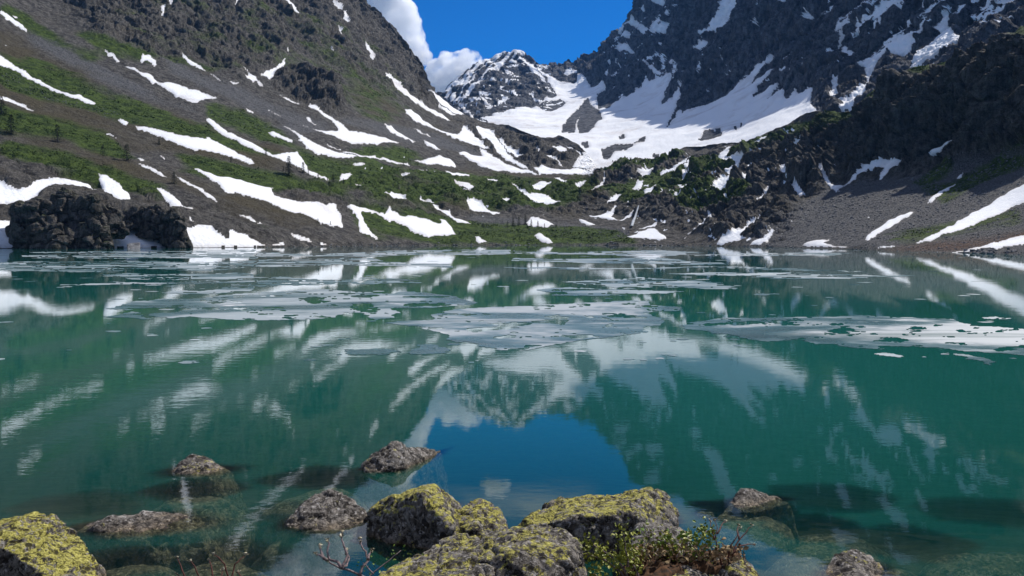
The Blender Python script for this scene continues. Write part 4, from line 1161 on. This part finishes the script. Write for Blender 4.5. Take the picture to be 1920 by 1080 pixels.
wz = np.zeros_like(GX)
keep_y = (ys >= -80) & (ys <= 900)
ky = np.nonzero(keep_y)[0]; kx = np.nonzero(np.abs(xs) <= 700)[0]
WX = GX[np.ix_(ky, kx)]; WY = GY[np.ix_(ky, kx)]
dep = np.maximum(-bed_z(WX, WY), 0.0)
from mathutils.bvhtree import BVHTree
rock_set = ROCKS + DROWNED
for o in rock_set:          # real depth of water over each rock
    me_ = o.data; n_ = len(me_.vertices); co_ = np.empty(n_ * 3, np.float32); me_.vertices.foreach_get('co', co_); co_ = co_.reshape(-1, 3) + np.array(o.location)
    bt = BVHTree.FromPolygons(co_.tolist(), [tuple(p.vertices) for p in me_.polygons])
    lo, hi = co_.min(0), co_.max(0)
    for r_, c_ in np.argwhere((WX > lo[0]) & (WX < hi[0]) & (WY > lo[1]) & (WY < hi[1])):
        h_ = bt.ray_cast((float(WX[r_, c_]), float(WY[r_, c_]), 4.0), (0, 0, -1))
        if h_[0] is not None: dep[r_, c_] = min(dep[r_, c_], max(-h_[0][2], 0.0))
water = struct(mesh_from('lake_water', np.stack([WX, WY, 0 * WX], -1).reshape(-1, 3), grid_faces(len(ky), len(kx)).reshape(-1, 4), M_WATER,
                         attrs=dict(depth=dep.ravel())))

# rock outcrops on the far left shore
def far_hull(pts, zb=-1.0, back=1.06):
    w = [P(*q) for q in pts]
    return w + [np.array([q[0], q[1], zb]) for q in w]
def crag_pile(spots, seed):
    rr_ = random.Random(seed); hs = []
    for u0, u1, vt_, vb_, Y in spots:
        top = []
        for k in range(9):
            u_ = u0 + (u1 - u0) * (k + rr_.random() * .6) / 9
            e = 1 - abs(2 * (u_ - u0) / (u1 - u0) - 1) ** 3
            top.append((u_, vb_ + (vt_ - vb_) * (0.45 + 0.55 * e) + rr_.uniform(-4, 4), Y + rr_.uniform(0, 7)))
        bot = [(u0 + rr_.uniform(-6, 3), vb_, Y), (u1 + rr_.uniform(-3, 6), vb_, Y), ((u0 + u1) / 2, vb_, Y - 3), (u0, vb_, Y + 12), (u1, vb_, Y + 12)]
        hs.append([P(*q) for q in top + bot])
    return hs
ot = hull_rock('rock_outcrop', crag_pile([(40,110,372,470,234),(85,165,352,470,240),(130,200,366,470,237),(24,70,392,470,233),(60,150,420,470,229),(140,204,405,470,231),(170,234,382,440,244),(20,60,384,440,240)], 3), 0.5, 0.9, 7, M_CRAG, 0, 90, 0.9, 14, 1.1)
tag(ot, 'massive dark rock outcrop rising from the lake at the far left', 'rock outcrop')
ot2 = hull_rock('rock_outcrop', crag_pile([(218,285,392,428,262),(255,325,386,446,260),(295,345,392,458,257),(322,352,415,468,252)], 5), 0.5, 0.9, 6, M_CRAG, 0, 91, 0.9, 14, 1.0)
tag(ot2, 'smaller dark rock outcrop with snow on both sides, left shore', 'rock outcrop')
for o_ in (ot, ot2):
    o_.data.polygons.foreach_set('use_smooth', np.zeros(len(o_.data.polygons), bool))
    for an in ('soil', 'scree', 'rust'):
        o_.data.attributes.new(an, 'FLOAT', 'POINT')
    ga = o_.data.attributes.new('grass', 'FLOAT', 'POINT')
    n_ = len(o_.data.vertices); co_ = np.empty(n_ * 3, np.float32); o_.data.vertices.foreach_get('co', co_); no_ = np.empty(n_ * 3, np.float32); o_.data.vertices.foreach_get('normal', no_)
    co_ = co_.reshape(-1, 3); no_ = no_.reshape(-1, 3)
    ga.data.foreach_set('value', np.ascontiguousarray(np.clip((no_[:, 2] - 0.86) * 4 + fbm(co_, 7, 4, 5) * 1.6, 0, 1) * 0.8, np.float32))
bb = hull_rock('block_boulder', [[P(u, v, Y) for u, v, Y in ((238,458,236),(263,455,238),(263,468,236),(238,469,234),(240,457,239),(262,454,241),(262,470,241),(239,471,241))]], 0.2, 0.12, 2.0, M_STONE, 1, 95)
tag(bb, 'square block boulder standing at the waterline before the left snow', 'boulder')

# waterfall off the right cliff
fw = []
for k, (u, v, w) in enumerate(((1197,403,1.2),(1194,408,1.6),(1191,414,2.0),(1188,420,2.6),(1184,427,2.4))):
    q, px, n = on_slope(u, v)
    for s in (-1, 0, 1):
        fw.append(q + n * (1.0 + 0.5 * (s == 0)) + np.array([s * w * px, 0, 0]))
fq = np.array([[3 * i + j, 3 * i + j + 1, 3 * i + j + 4, 3 * i + j + 3] for i in range(4) for j in range(2)])
tag(mesh_from('waterfall', np.array(fw), fq, M_FALLS), 'thin white waterfall sliding down dark rock behind the lake', 'waterfall')

# loose stones of the scree and the shores
def stones(name, spots, label):
    V_, F_ = [], []
    oc = np.array([(1,0,0),(-1,0,0),(0,1,0),(0,-1,0),(0,0,1),(0,0,-1),(.6,.6,.5),(-.6,.55,.5),(.6,-.6,.5),(-.6,-.6,.45)], float)
    bm = bmesh.new(); vs = [bm.verts.new(c) for c in oc]; bmesh.ops.convex_hull(bm, input=vs); bm.verts.ensure_lookup_table(); bm.verts.index_update()
    tf = np.array([[v.index for v in f.verts] for f in bm.faces]); bm.free()
    for i, (q, s) in enumerate(spots):
        b = oc * rng.uniform(0.6, 1.3, (len(oc), 3)) * s * np.array([rng.uniform(.8, 1.4), rng.uniform(.8, 1.4), rng.uniform(.5, .9)])
        a = rng.uniform(0, 6.28); ca, sa = math.cos(a), math.sin(a)
        V_.append(np.stack([b[:, 0] * ca - b[:, 1] * sa, b[:, 0] * sa + b[:, 1] * ca, b[:, 2]], 1) + q); F_.append(tf + i * len(oc))
    o = mesh_from(name, np.vstack(V_), np.vstack(F_), M_STONE, None, False)
    o['kind'] = 'stuff'; o['label'] = label
    return o
spots = []
scr_mask = np.clip(scree, 0, 1)
cand = np.argwhere((scr_mask[:330] > 0.35) & (snow_soft[:330] < 0.1) & (UF[:330] > 1150) & (UF[:330] < 1950))
for r, c in cand[rng.choice(len(cand), 7000, replace=False)]:
    spots.append((DF[r, c], pxF[r, c] * rng.choice([0.8, 1.1, 1.6, 2.4], p=[.4, .35, .2, .05])))
cand = np.argwhere((scr_mask[:330] > 0.35) & (snow_soft[:330] < 0.1) & (UF[:330] < 1150) & (UF[:330] > -20))
for r, c in cand[rng.choice(len(cand), 2500, replace=False)]:
    spots.append((DF[r, c], pxF[r, c] * rng.choice([0.6, 0.9, 1.3], p=[.5, .35, .15])))
stones('scree_stones', spots, 'loose grey stones of the scree slopes above the lake')
spots = []
for i in range(700):
    u = random.uniform(380, 1950); b = float(np.interp(u, uF, vbF)); v_ = b - 2.0 - abs(random.gauss(0, 2.6)) - 0.4; q, px, n = on_slope(u, v_)
    if snow_soft[int(np.argmin(np.abs(VF[:330, int(np.searchsorted(uF, u))] - v_)) ), int(np.searchsorted(uF, u))] > 0.1: continue
    spots.append((q, px * random.choice([0.7, 1.0, 1.4, 2.2])))
stones('shore_stones', spots, 'dark stones strewn along the far waterline')
# boulders one can count on the right shore
for i in range(26):
    u = random.uniform(1800, 1925); b = float(np.interp(u, uF, vbF)); q, px, n = on_slope(u, b - 2.0 - random.uniform(0.5, 9))
    s = px * random.uniform(3.2, 7)
    o = hull_rock('shore_boulder', [[q + np.array([random.uniform(-1, 1), random.uniform(-1, 1), random.uniform(-.6, .7)]) * s for _ in range(12)]], s * 0.18, s * 0.1, s, M_STONE, 1, 200 + i)
    tag(o, 'dark angular boulder in the heap on the right shore', 'boulder', 'boulder heap on the right shore')

# ------------------------------------------------------------------ low shrubs on the green belts
V_, F_ = [], []
cand = np.argwhere((grass[:330] > 0.55) & (snow_soft[:330] < 0.05) & (UF[:330] > -20) & (UF[:330] < 1940) & (VF[:330] > 130) & (fbm(gF[:330], 14.0, 3, 606, 0.6) > -0.02))
pick = cand[rng.choice(len(cand), 9000, replace=False)]
nv = 0
for r, c in pick:
    q = DF[r, c]; s = pxF[r, c] * rng.uniform(0.7, 1.7) * (1.7 if rng.random() < 0.12 else 1)
    if s > 1.2: s = 1.2
    k = 5
    cen = q + rng.normal(0, 0.5, (k, 3)) * s * np.array([1.3, 1.3, 0.6]) + np.array([0, 0, 0.45 * s])
    d = rng.normal(0, 1, (k, 3, 3)) * s * 0.55
    V_.append((cen[:, None] + d).reshape(-1, 3)); F_.append(np.arange(3 * k).reshape(-1, 3) + nv); nv += 3 * k
sh = mesh_from('low_shrubs', np.vstack(V_), np.vstack(F_), M_SHRUB, None, False); sh['kind'] = 'stuff'
sh['label'] = 'low dark green shrubs covering the lower slopes'

# ------------------------------------------------------------------ conifers
def make_tree(h, w, seed, label, group):
    rr = random.Random(seed)
    root = empty('conifer_tree', (0, 0, 0)); tag(root, label, 'tree', group)
    vs, fs = [], []
    n = 6
    for k in range(5):
        z = h * 0.92 * k / 4; r = 0.035 * h * (1 - 0.85 * k / 4)
        vs += [(r * math.cos(2 * math.pi * j / n), r * math.sin(2 * math.pi * j / n), z - 0.3 * (k == 0)) for j in range(n)]
    for k in range(4):
        for j in range(n): fs.append((k * n + j, k * n + (j + 1) % n, (k + 1) * n + (j + 1) % n, (k + 1) * n + j))
    mesh_from('trunk', np.array(vs), np.array(fs), M_BARK, root)
    vs, fs = [], []
    for i in range(520):
        t = rr.random() ** 1.25; z = h * (0.08 + 0.92 * t); rad = w * (1 - t) ** 0.8 * (0.75 + 0.35 * math.sin(9 * t * 3.1 + seed) ** 2) * math.sqrt(rr.random()) + 0.02 * h
        a = rr.uniform(0, 6.283); x, y = rad * math.cos(a), rad * math.sin(a); z -= rad * 0.25
        s = 0.055 * h * rr.uniform(.6, 1.3); ca, sa = math.cos(a), math.sin(a); b = len(vs)
        vs += [(x - sa * s * .5, y + ca * s * .5, z), (x + sa * s * .5, y - ca * s * .5, z + rr.uniform(-.2, .2) * s), (x + ca * s * 1.5, y + sa * s * 1.5, z - s * rr.uniform(.1, .7))]
        fs.append((b, b + 1, b + 2))
    mesh_from('crown', np.array(vs), np.array(fs), M_NEEDLE, root, False)
    return root
def copy_thing(o, label=None):
    c = o.copy(); C.objects.link(c)
    if label: c['label'] = label
    for ch in o.children:
        d = ch.copy(); C.objects.link(d); d.parent = c
    return c
GT = 'scattered conifers on the slopes'
TREES = [(541,330,36,'tall dark conifer standing before the long snow tongue, left slope'),(568,325,20,'shorter conifer right of the tall one by the snow tongue'),
 (622,348,16,'conifer below the end of the long snow tongue'),(498,291,13,'conifer at the upper edge of the long snow tongue'),
 (20,250,30,'bushy pine on the green ledge at the left edge, upper one'),(107,266,28,'bushy dark pine right of the left edge pine'),
 (238,302,28,'broad dark pine left of the thin lower snow streak'),(325,348,22,'dark pine between the two lower snow streaks'),(193,295,20,'small bushy pine left of the broad dark pine'),(2,216,28,'pine cut by the left picture edge')]
TINY = [(596,336,11),(432,303,9),(555,319,8),(298,268,11),(363,286,6),(612,341,8),(595,419,10),(618,424,8),(577,330,9),(640,352,10),(655,356,9),(668,360,8),(530,322,9),(700,352,8)]
MID = [(962,424,15),(972,424,17),(984,422,18),(995,425,13),(950,425,11),(1008,426,12),(905,425,9),(1020,428,9),(885,420,8)]
proto = {}
def plant(u, v, hp, label, bushy, i):
    q, px, n = on_slope(u, v); key = (bushy, i % 3)
    if key not in proto:
        proto[key] = make_tree(1.0, 0.34 if bushy else 0.20, 11 + i, label, GT); o = proto[key]
    else: o = copy_thing(proto[key], label)
    o.location = q - np.array([0, 0, 0.2 * px]); s = hp * px; o.scale = (s, s, s); o.rotation_euler = (0, 0, i * 1.3)
for i, (u, v, hp, lb) in enumerate(TREES): plant(u, v, hp, lb, 'pine' in lb, i)
for i, (u, v, hp) in enumerate(TINY): plant(u, v, hp, 'tiny dark conifer on the green left slope among snow patches', False, i)
for i, (u, v, hp) in enumerate(MID): plant(u, v, hp, 'tiny dark conifer in the grove above the far shore', False, i)

# ------------------------------------------------------------------ clouds
def mat_cloud():
    t = NT('cloud_vapour')
    tc_ = t.n('ShaderNodeTexCoord').outputs['Object']
    n = t.noise(0.010, 6, 0.62, tc_, 0.3)
    d = t.ramp(n, 0.36, 0.56, 0.0, 0.030)
    v = t.n('ShaderNodeVolumePrincipled'); t.l(d, v.inputs['Density'])
    v.inputs['Color'].default_value = (1.0, 1.0, 1.0, 1); v.inputs['Anisotropy'].default_value = 0.45
    t.l(v.outputs[0], t.out.inputs[1])
    return t.m
M_CLOUD = mat_cloud()
def cloud(name, blobs, Y, label):
    bm = bmesh.new()
    for u, v, r in blobs:
        q = P(u, v, Y + random.uniform(-60, 60)); R = r / F * Y
        m = bmesh.ops.create_icosphere(bm, subdivisions=3, radius=R)
        for vv in m['verts']: vv.co += Vector(q)
    tm = bpy.data.meshes.new('t'); bm.to_mesh(tm); bm.free()
    to = bpy.data.objects.new('t', tm); C.objects.link(to)
    rm = to.modifiers.new('r', 'REMESH'); rm.mode = 'VOXEL'; rm.voxel_size = 14
    dg = bpy.context.evaluated_depsgraph_get(); em_ = bpy.data.meshes.new_from_object(to.evaluated_get(dg))
    bpy.data.objects.remove(to); bpy.data.meshes.remove(tm)
    n = len(em_.vertices); co = np.empty(n * 3, np.float32); em_.vertices.foreach_get('co', co); co = co.reshape(-1, 3)
    no = np.empty(n * 3, np.float32); em_.vertices.foreach_get('normal', no); no = no.reshape(-1, 3)
    co = co + no * (fbm(co, 130, 5, 811, 0.65) * 62)[:, None]
    c0 = co.mean(0)
    em_.vertices.foreach_set('co', np.ascontiguousarray(co - c0, np.float32).ravel()); em_.materials.clear(); em_.materials.append(M_CLOUD); em_.name = name
    o = bpy.data.objects.new(name, em_); o.location = c0; C.objects.link(o)
    return tag(o, label, 'cloud', 'white clouds behind the ridges')
cloud('cloud', [(690,10,50),(725,-5,40),(748,26,34),(762,45,30),(768,72,28),(782,92,24),(790,106,18),(720,60,42),(700,-40,50),(740,95,34),(735,-50,38),(785,60,10)], 5200, 'tall white cloud rising behind the left mountain ridge')
cloud('cloud', [(820,134,22),(838,118,18),(846,128,26),(868,116,24),(890,112,18),(850,150,36),(822,160,30),(880,140,26),(905,145,28),(812,150,20)], 5600, 'small puffy white cloud in the notch left of the snow peak')

cloud('cloud', [(905,-24,10),(920,-28,14),(938,-32,13),(950,-27,9),(915,-40,9)], 5300, 'small torn white cloud above the peak, mirrored between the boulders')
cloud('cloud', [(560,-150,40),(600,-142,34),(630,-130,26),(520,-170,46),(590,-175,40)], 5300, 'broad white cloud over the left ridge, mirrored in the near left water')
cloud('cloud', [(735,-52,22),(765,-60,26),(700,-50,24),(725,-70,22)], 5500, 'thin white cloud above the left ridge, mirrored beside the speckled rock')
# ------------------------------------------------------------------ shrubs at the near shore
def tube(bm, pts, r0, r1, n=5):
    prev = None
    for i, q in enumerate(pts):
        q = Vector(q); a = Vector(pts[min(i + 1, len(pts) - 1)]) - Vector(pts[max(i - 1, 0)])
        a.normalize(); x = a.cross(Vector((0.3, 1, 0.1))).normalized(); y = a.cross(x)
        r = r0 + (r1 - r0) * i / (len(pts) - 1)
        ring = [bm.verts.new(q + (x * math.cos(2 * math.pi * j / n) + y * math.sin(2 * math.pi * j / n)) * r) for j in range(n)]
        if prev:
            for j in range(n): bm.faces.new((prev[j], prev[(j + 1) % n], ring[(j + 1) % n], ring[j]))
        else: bm.faces.new(ring[::-1])
        prev = ring
    bm.faces.new(prev)
def bm_obj(name, bm, mat, parent, smooth=True):
    me = bpy.data.meshes.new(name); bm.to_mesh(me); bm.free()
    if smooth: me.polygons.foreach_set('use_smooth', np.ones(len(me.polygons), bool))
    me.materials.append(mat); o = bpy.data.objects.new(name, me); C.objects.link(o); o.parent = parent; return o
def path(px, Y0, Y1, base):
    """wiggly 3-D stem through photo pixels, relative to base"""
    out_ = []
    n = len(px)
    for i, (u, v) in enumerate(px):
        out_.append(P(u, v, Y0 + (Y1 - Y0) * i / (n - 1)) - base)
    fine = []
    for i in range(n - 1):
        for t in (0, .5): fine.append(out_[i] * (1 - t) + out_[i + 1] * t + rng.normal(0, .0025, 3))
    fine.append(out_[-1]); return fine
def leaf(bm, q, s, rr):
    d = Vector((rr.gauss(0, 1), rr.gauss(0, 1), rr.gauss(0.5, .7))).normalized(); sd = d.cross(Vector((rr.gauss(0, 1), rr.gauss(0, 1), rr.gauss(0, 1)))).normalized()
    up_ = d.cross(sd) * s * 0.15; q = Vector(q)
    a = [q, q + d * s * .35 + sd * s * .32 + up_, q + d * s * .75 + sd * s * .26 + up_, q + d * s, q + d * s * .75 - sd * s * .26 + up_, q + d * s * .35 - sd * s * .32 + up_]
    m1 = q + d * s * .5
    vs = [bm.verts.new(x) for x in a]; c = bm.verts.new(m1)
    for j in range(6): bm.faces.new((vs[j], vs[(j + 1) % 6], c))
def shrub(name, label, base, stems, mat, r0, r1, leaves=None, buds=None, seed=1, Ya=5.2, Yb=5.3):
    rr = random.Random(seed); b = P(*base)
    root = empty(name, b); tag(root, label, 'shrub')
    tips = []
    for px in stems:
        bm = bmesh.new(); pth = path(px, Ya, Yb + rr.uniform(-.12, .12), b)
        tube(bm, pth, r0, r1); bm_obj('stem', bm, mat, root); tips.append(pth)
    for spec in (leaves or []):
        nm, lm, cnt, s, spread = spec
        bm = bmesh.new()
        for i in range(cnt):
            pth = rr.choice(tips); k = rr.randint(max(1, len(pth) // 3), len(pth) - 1)
            q = pth[k] + np.array([rr.gauss(0, spread), rr.gauss(0, spread), rr.gauss(0, spread)])
            leaf(bm, q, s * rr.uniform(.6, 1.25), rr)
        o = bm_obj(nm, bm, lm, root, False); o['kind'] = 'stuff'
    if buds:
        bm = bmesh.new()
        for pth in tips:
            for k in range(len(pth) - 1, max(0, len(pth) - 1 - buds), -1):
                m = bmesh.ops.create_icosphere(bm, subdivisions=1, radius=rr.uniform(.006, .011))
                for vv in m['verts']: vv.co = vv.co * 1.0 + Vector(pth[k]) + Vector((rr.gauss(0, .008), rr.gauss(0, .008), rr.gauss(0.004, .006)))
        o = bm_obj('buds', bm, M_BUD, root); o['kind'] = 'stuff'
    return root
shrub('bare_willow', 'bare pinkish branching willow with pale buds before the rounded speckled rock', (720,1110,4.95),
      [[(740,1120),(690,1085),(665,1073),(640,1066),(620,1055),(608,1048)], [(640,1066),(632,1055),(618,1050),(614,1035),(617,1020),(613,1010)], [(640,1066),(648,1052),(652,1040),(645,1022),(640,1012),(642,1000)], [(640,1066),(650,1060),(655,1045),(650,1032)],
       [(675,1080),(680,1062),(690,1050),(686,1035),(678,1022),(675,1010)], [(690,1050),(692,1040),(698,1030)], [(612,1050),(600,1042),(592,1038)], [(608,1048),(602,1035),(600,1022)]], M_TWIG, 0.011, 0.004, None, 2, 3, 5.1, 5.3)
shrub('budding_willow', 'thin diagonal willow twig with fresh leaves against the dark boulder face', (690,1110,4.95),
      [[(680,1095),(700,1075),(720,1058),(738,1042),(752,1032)], [(700,1075),(690,1065),(680,1055)], [(720,1080),(740,1070),(760,1062),(785,1055)]], M_TWIG, 0.006, 0.002, [('leaves', M_GREENLEAF, 60, 0.020, 0.03)], None, 5, 5.0, 5.15)
shrub('red_twig_shrub', 'reddish leafless twigs at the bottom edge over drowned slabs', (400,1130,4.9),
      [[(350,1110),(345,1080),(340,1060),(332,1045)], [(380,1115),(375,1085),(365,1062),(358,1052)], [(410,1115),(400,1085),(396,1060),(392,1050)], [(420,1115),(428,1080),(420,1058),(410,1045),(400,1040)], [(445,1115),(435,1080),(440,1058),(452,1048),(460,1040)], [(470,1110),(455,1085),(446,1072)], [(360,1115),(352,1090),(330,1075)], [(400,1110),(415,1085),(418,1068)]], M_REDTWIG, 0.007, 0.0025, None, 1, 7, 5.0, 5.15)
shrub('leafy_willow', 'leafy dwarf willow with small yellow green leaves before the grey wedge rock', (1190,1105,4.95),
      [[(1190,1100),(1160,1070),(1135,1050),(1115,1045),(1098,1038)], [(1180,1090),(1165,1060),(1140,1040),(1120,1028),(1104,1012)], [(1175,1085),(1178,1050),(1172,1030),(1171,1008),(1169,1000)], [(1178,1055),(1190,1045),(1202,1035)], [(1200,1090),(1190,1065),(1180,1050),(1165,1048)],
       [(1150,1100),(1160,1085),(1170,1080),(1180,1078)], [(1120,1100),(1125,1085),(1113,1075)]], M_TWIG, 0.008, 0.0025, [('leaves', M_LEAF, 720, 0.030, 0.036)], None, 9, 5.0, 5.2)
shrub('green_willow', 'dense green leafed willow spilling over the grey wedge rock', (1280,1060,5.1),
      [[(1290,1070),(1270,1035),(1255,1020),(1230,1010),(1205,1004)], [(1280,1055),(1285,1030),(1290,1012),(1294,1002)], [(1290,1055),(1300,1030),(1312,1012),(1320,1000),(1325,995)], [(1280,1045),(1260,1025),(1245,1012)], [(1295,1050),(1315,1030),(1325,1015)], [(1270,1045),(1255,1035),(1240,1030)]], M_TWIG, 0.008, 0.0025,
      [('leaves', M_GREENLEAF, 280, 0.032, 0.038), ('young_leaves', M_LEAF, 330, 0.028, 0.042)], None, 13, 5.2, 5.35)
shrub('bare_twig_shrub', 'bare dark twigs rising right of the leafy willows', (1350,1062,5.2),
      [[(1352,1060),(1345,1030),(1342,1010),(1345,990),(1340,975)], [(1342,1012),(1335,995),(1332,978)], [(1345,1000),(1352,985),(1360,978)], [(1365,1050),(1370,1025),(1380,1008),(1388,990)], [(1370,1050),(1378,1025),(1392,1005),(1405,990),(1411,985)], [(1372,1040),(1390,1025),(1405,1020),(1415,1022)], [(1385,1010),(1382,995),(1386,985)], [(1275,1042),(1282,1056),(1290,1068),(1300,1085)]], M_REDTWIG, 0.007, 0.002, None, 1, 17, 5.2, 5.4)
# moss and dead leaves at the foot of the willows
ms = hull_rock('moss_mound', [near_hull([(1180,1060,5.35),(1230,1050,5.4),(1300,1043,5.5),(1370,1038,5.6),(1400,1052,5.5),(1330,1060,5.2),(1240,1078,5.0),(1170,1075,5.1),(1230,1110,4.85),(1400,1070,5.3)], True, 1.0)], 0.018, 0.06, 0.12, M_MOSS, 0, 301, 0.05)
tag(ms, 'rusty brown moss mound under the leafy willow shrubs', 'moss mound')
bm = bmesh.new(); rr = random.Random(4)
for i in range(520):
    u = rr.uniform(1190, 1395); q = P(u, rr.uniform(1030, 1062), 5.25 + rr.uniform(-.15, .2))
    q[2] += 0.02; leaf(bm, q, rr.uniform(.02, .045), rr)
o = bm_obj('dead_leaves', bm, M_DRY, None, False); o['kind'] = 'stuff'; o['label'] = 'dead brown leaves and grass on the moss mound'
for i, (u, v, s, m, lb, nm) in enumerate(((1352, 1012, .07, M_DRY, 'large curled brown leaf standing among the bare twigs', 'dry_leaf'), (1345, 1040, .075, M_GREENLEAF, 'broad green leaf lying below the bare twigs', 'broad_leaf'))):
    bm = bmesh.new(); leaf(bm, (0, 0, 0), s, random.Random(21 + i)); o = bm_obj(nm, bm, m, None, True); o.location = P(u, v, 5.3)
    sm = o.modifiers.new('thickness', 'SOLIDIFY'); sm.thickness = 0.002
    tag(o, lb, 'leaf')

# ------------------------------------------------------------------ thin mountain air
t = NT('thin_air')
hv = t.n('ShaderNodeVolumePrincipled'); hv.inputs['Density'].default_value = 0.000032
hv.inputs['Color'].default_value = (0.18, 0.46, 1.0, 1); hv.inputs['Anisotropy'].default_value = 0.1
t.l(hv.outputs[0], t.out.inputs[1])
hz_lo, hz_hi = np.array([-4200., -120., -10.5]), np.array([4200., 4900., 1250.])
hc = np.array([[hz_lo[0] if i & 1 == 0 else hz_hi[0], hz_lo[1] if i & 2 == 0 else hz_hi[1], hz_lo[2] if i & 4 == 0 else hz_hi[2]] for i in range(8)])
hz = mesh_from('haze', hc, np.array([[0,2,3,1],[4,5,7,6],[0,1,5,4],[2,6,7,3],[0,4,6,2],[1,3,7,5]]), t.m, None, False)
hz['kind'] = 'stuff'; hz['label'] = 'thin blue air between the camera and the far peaks'
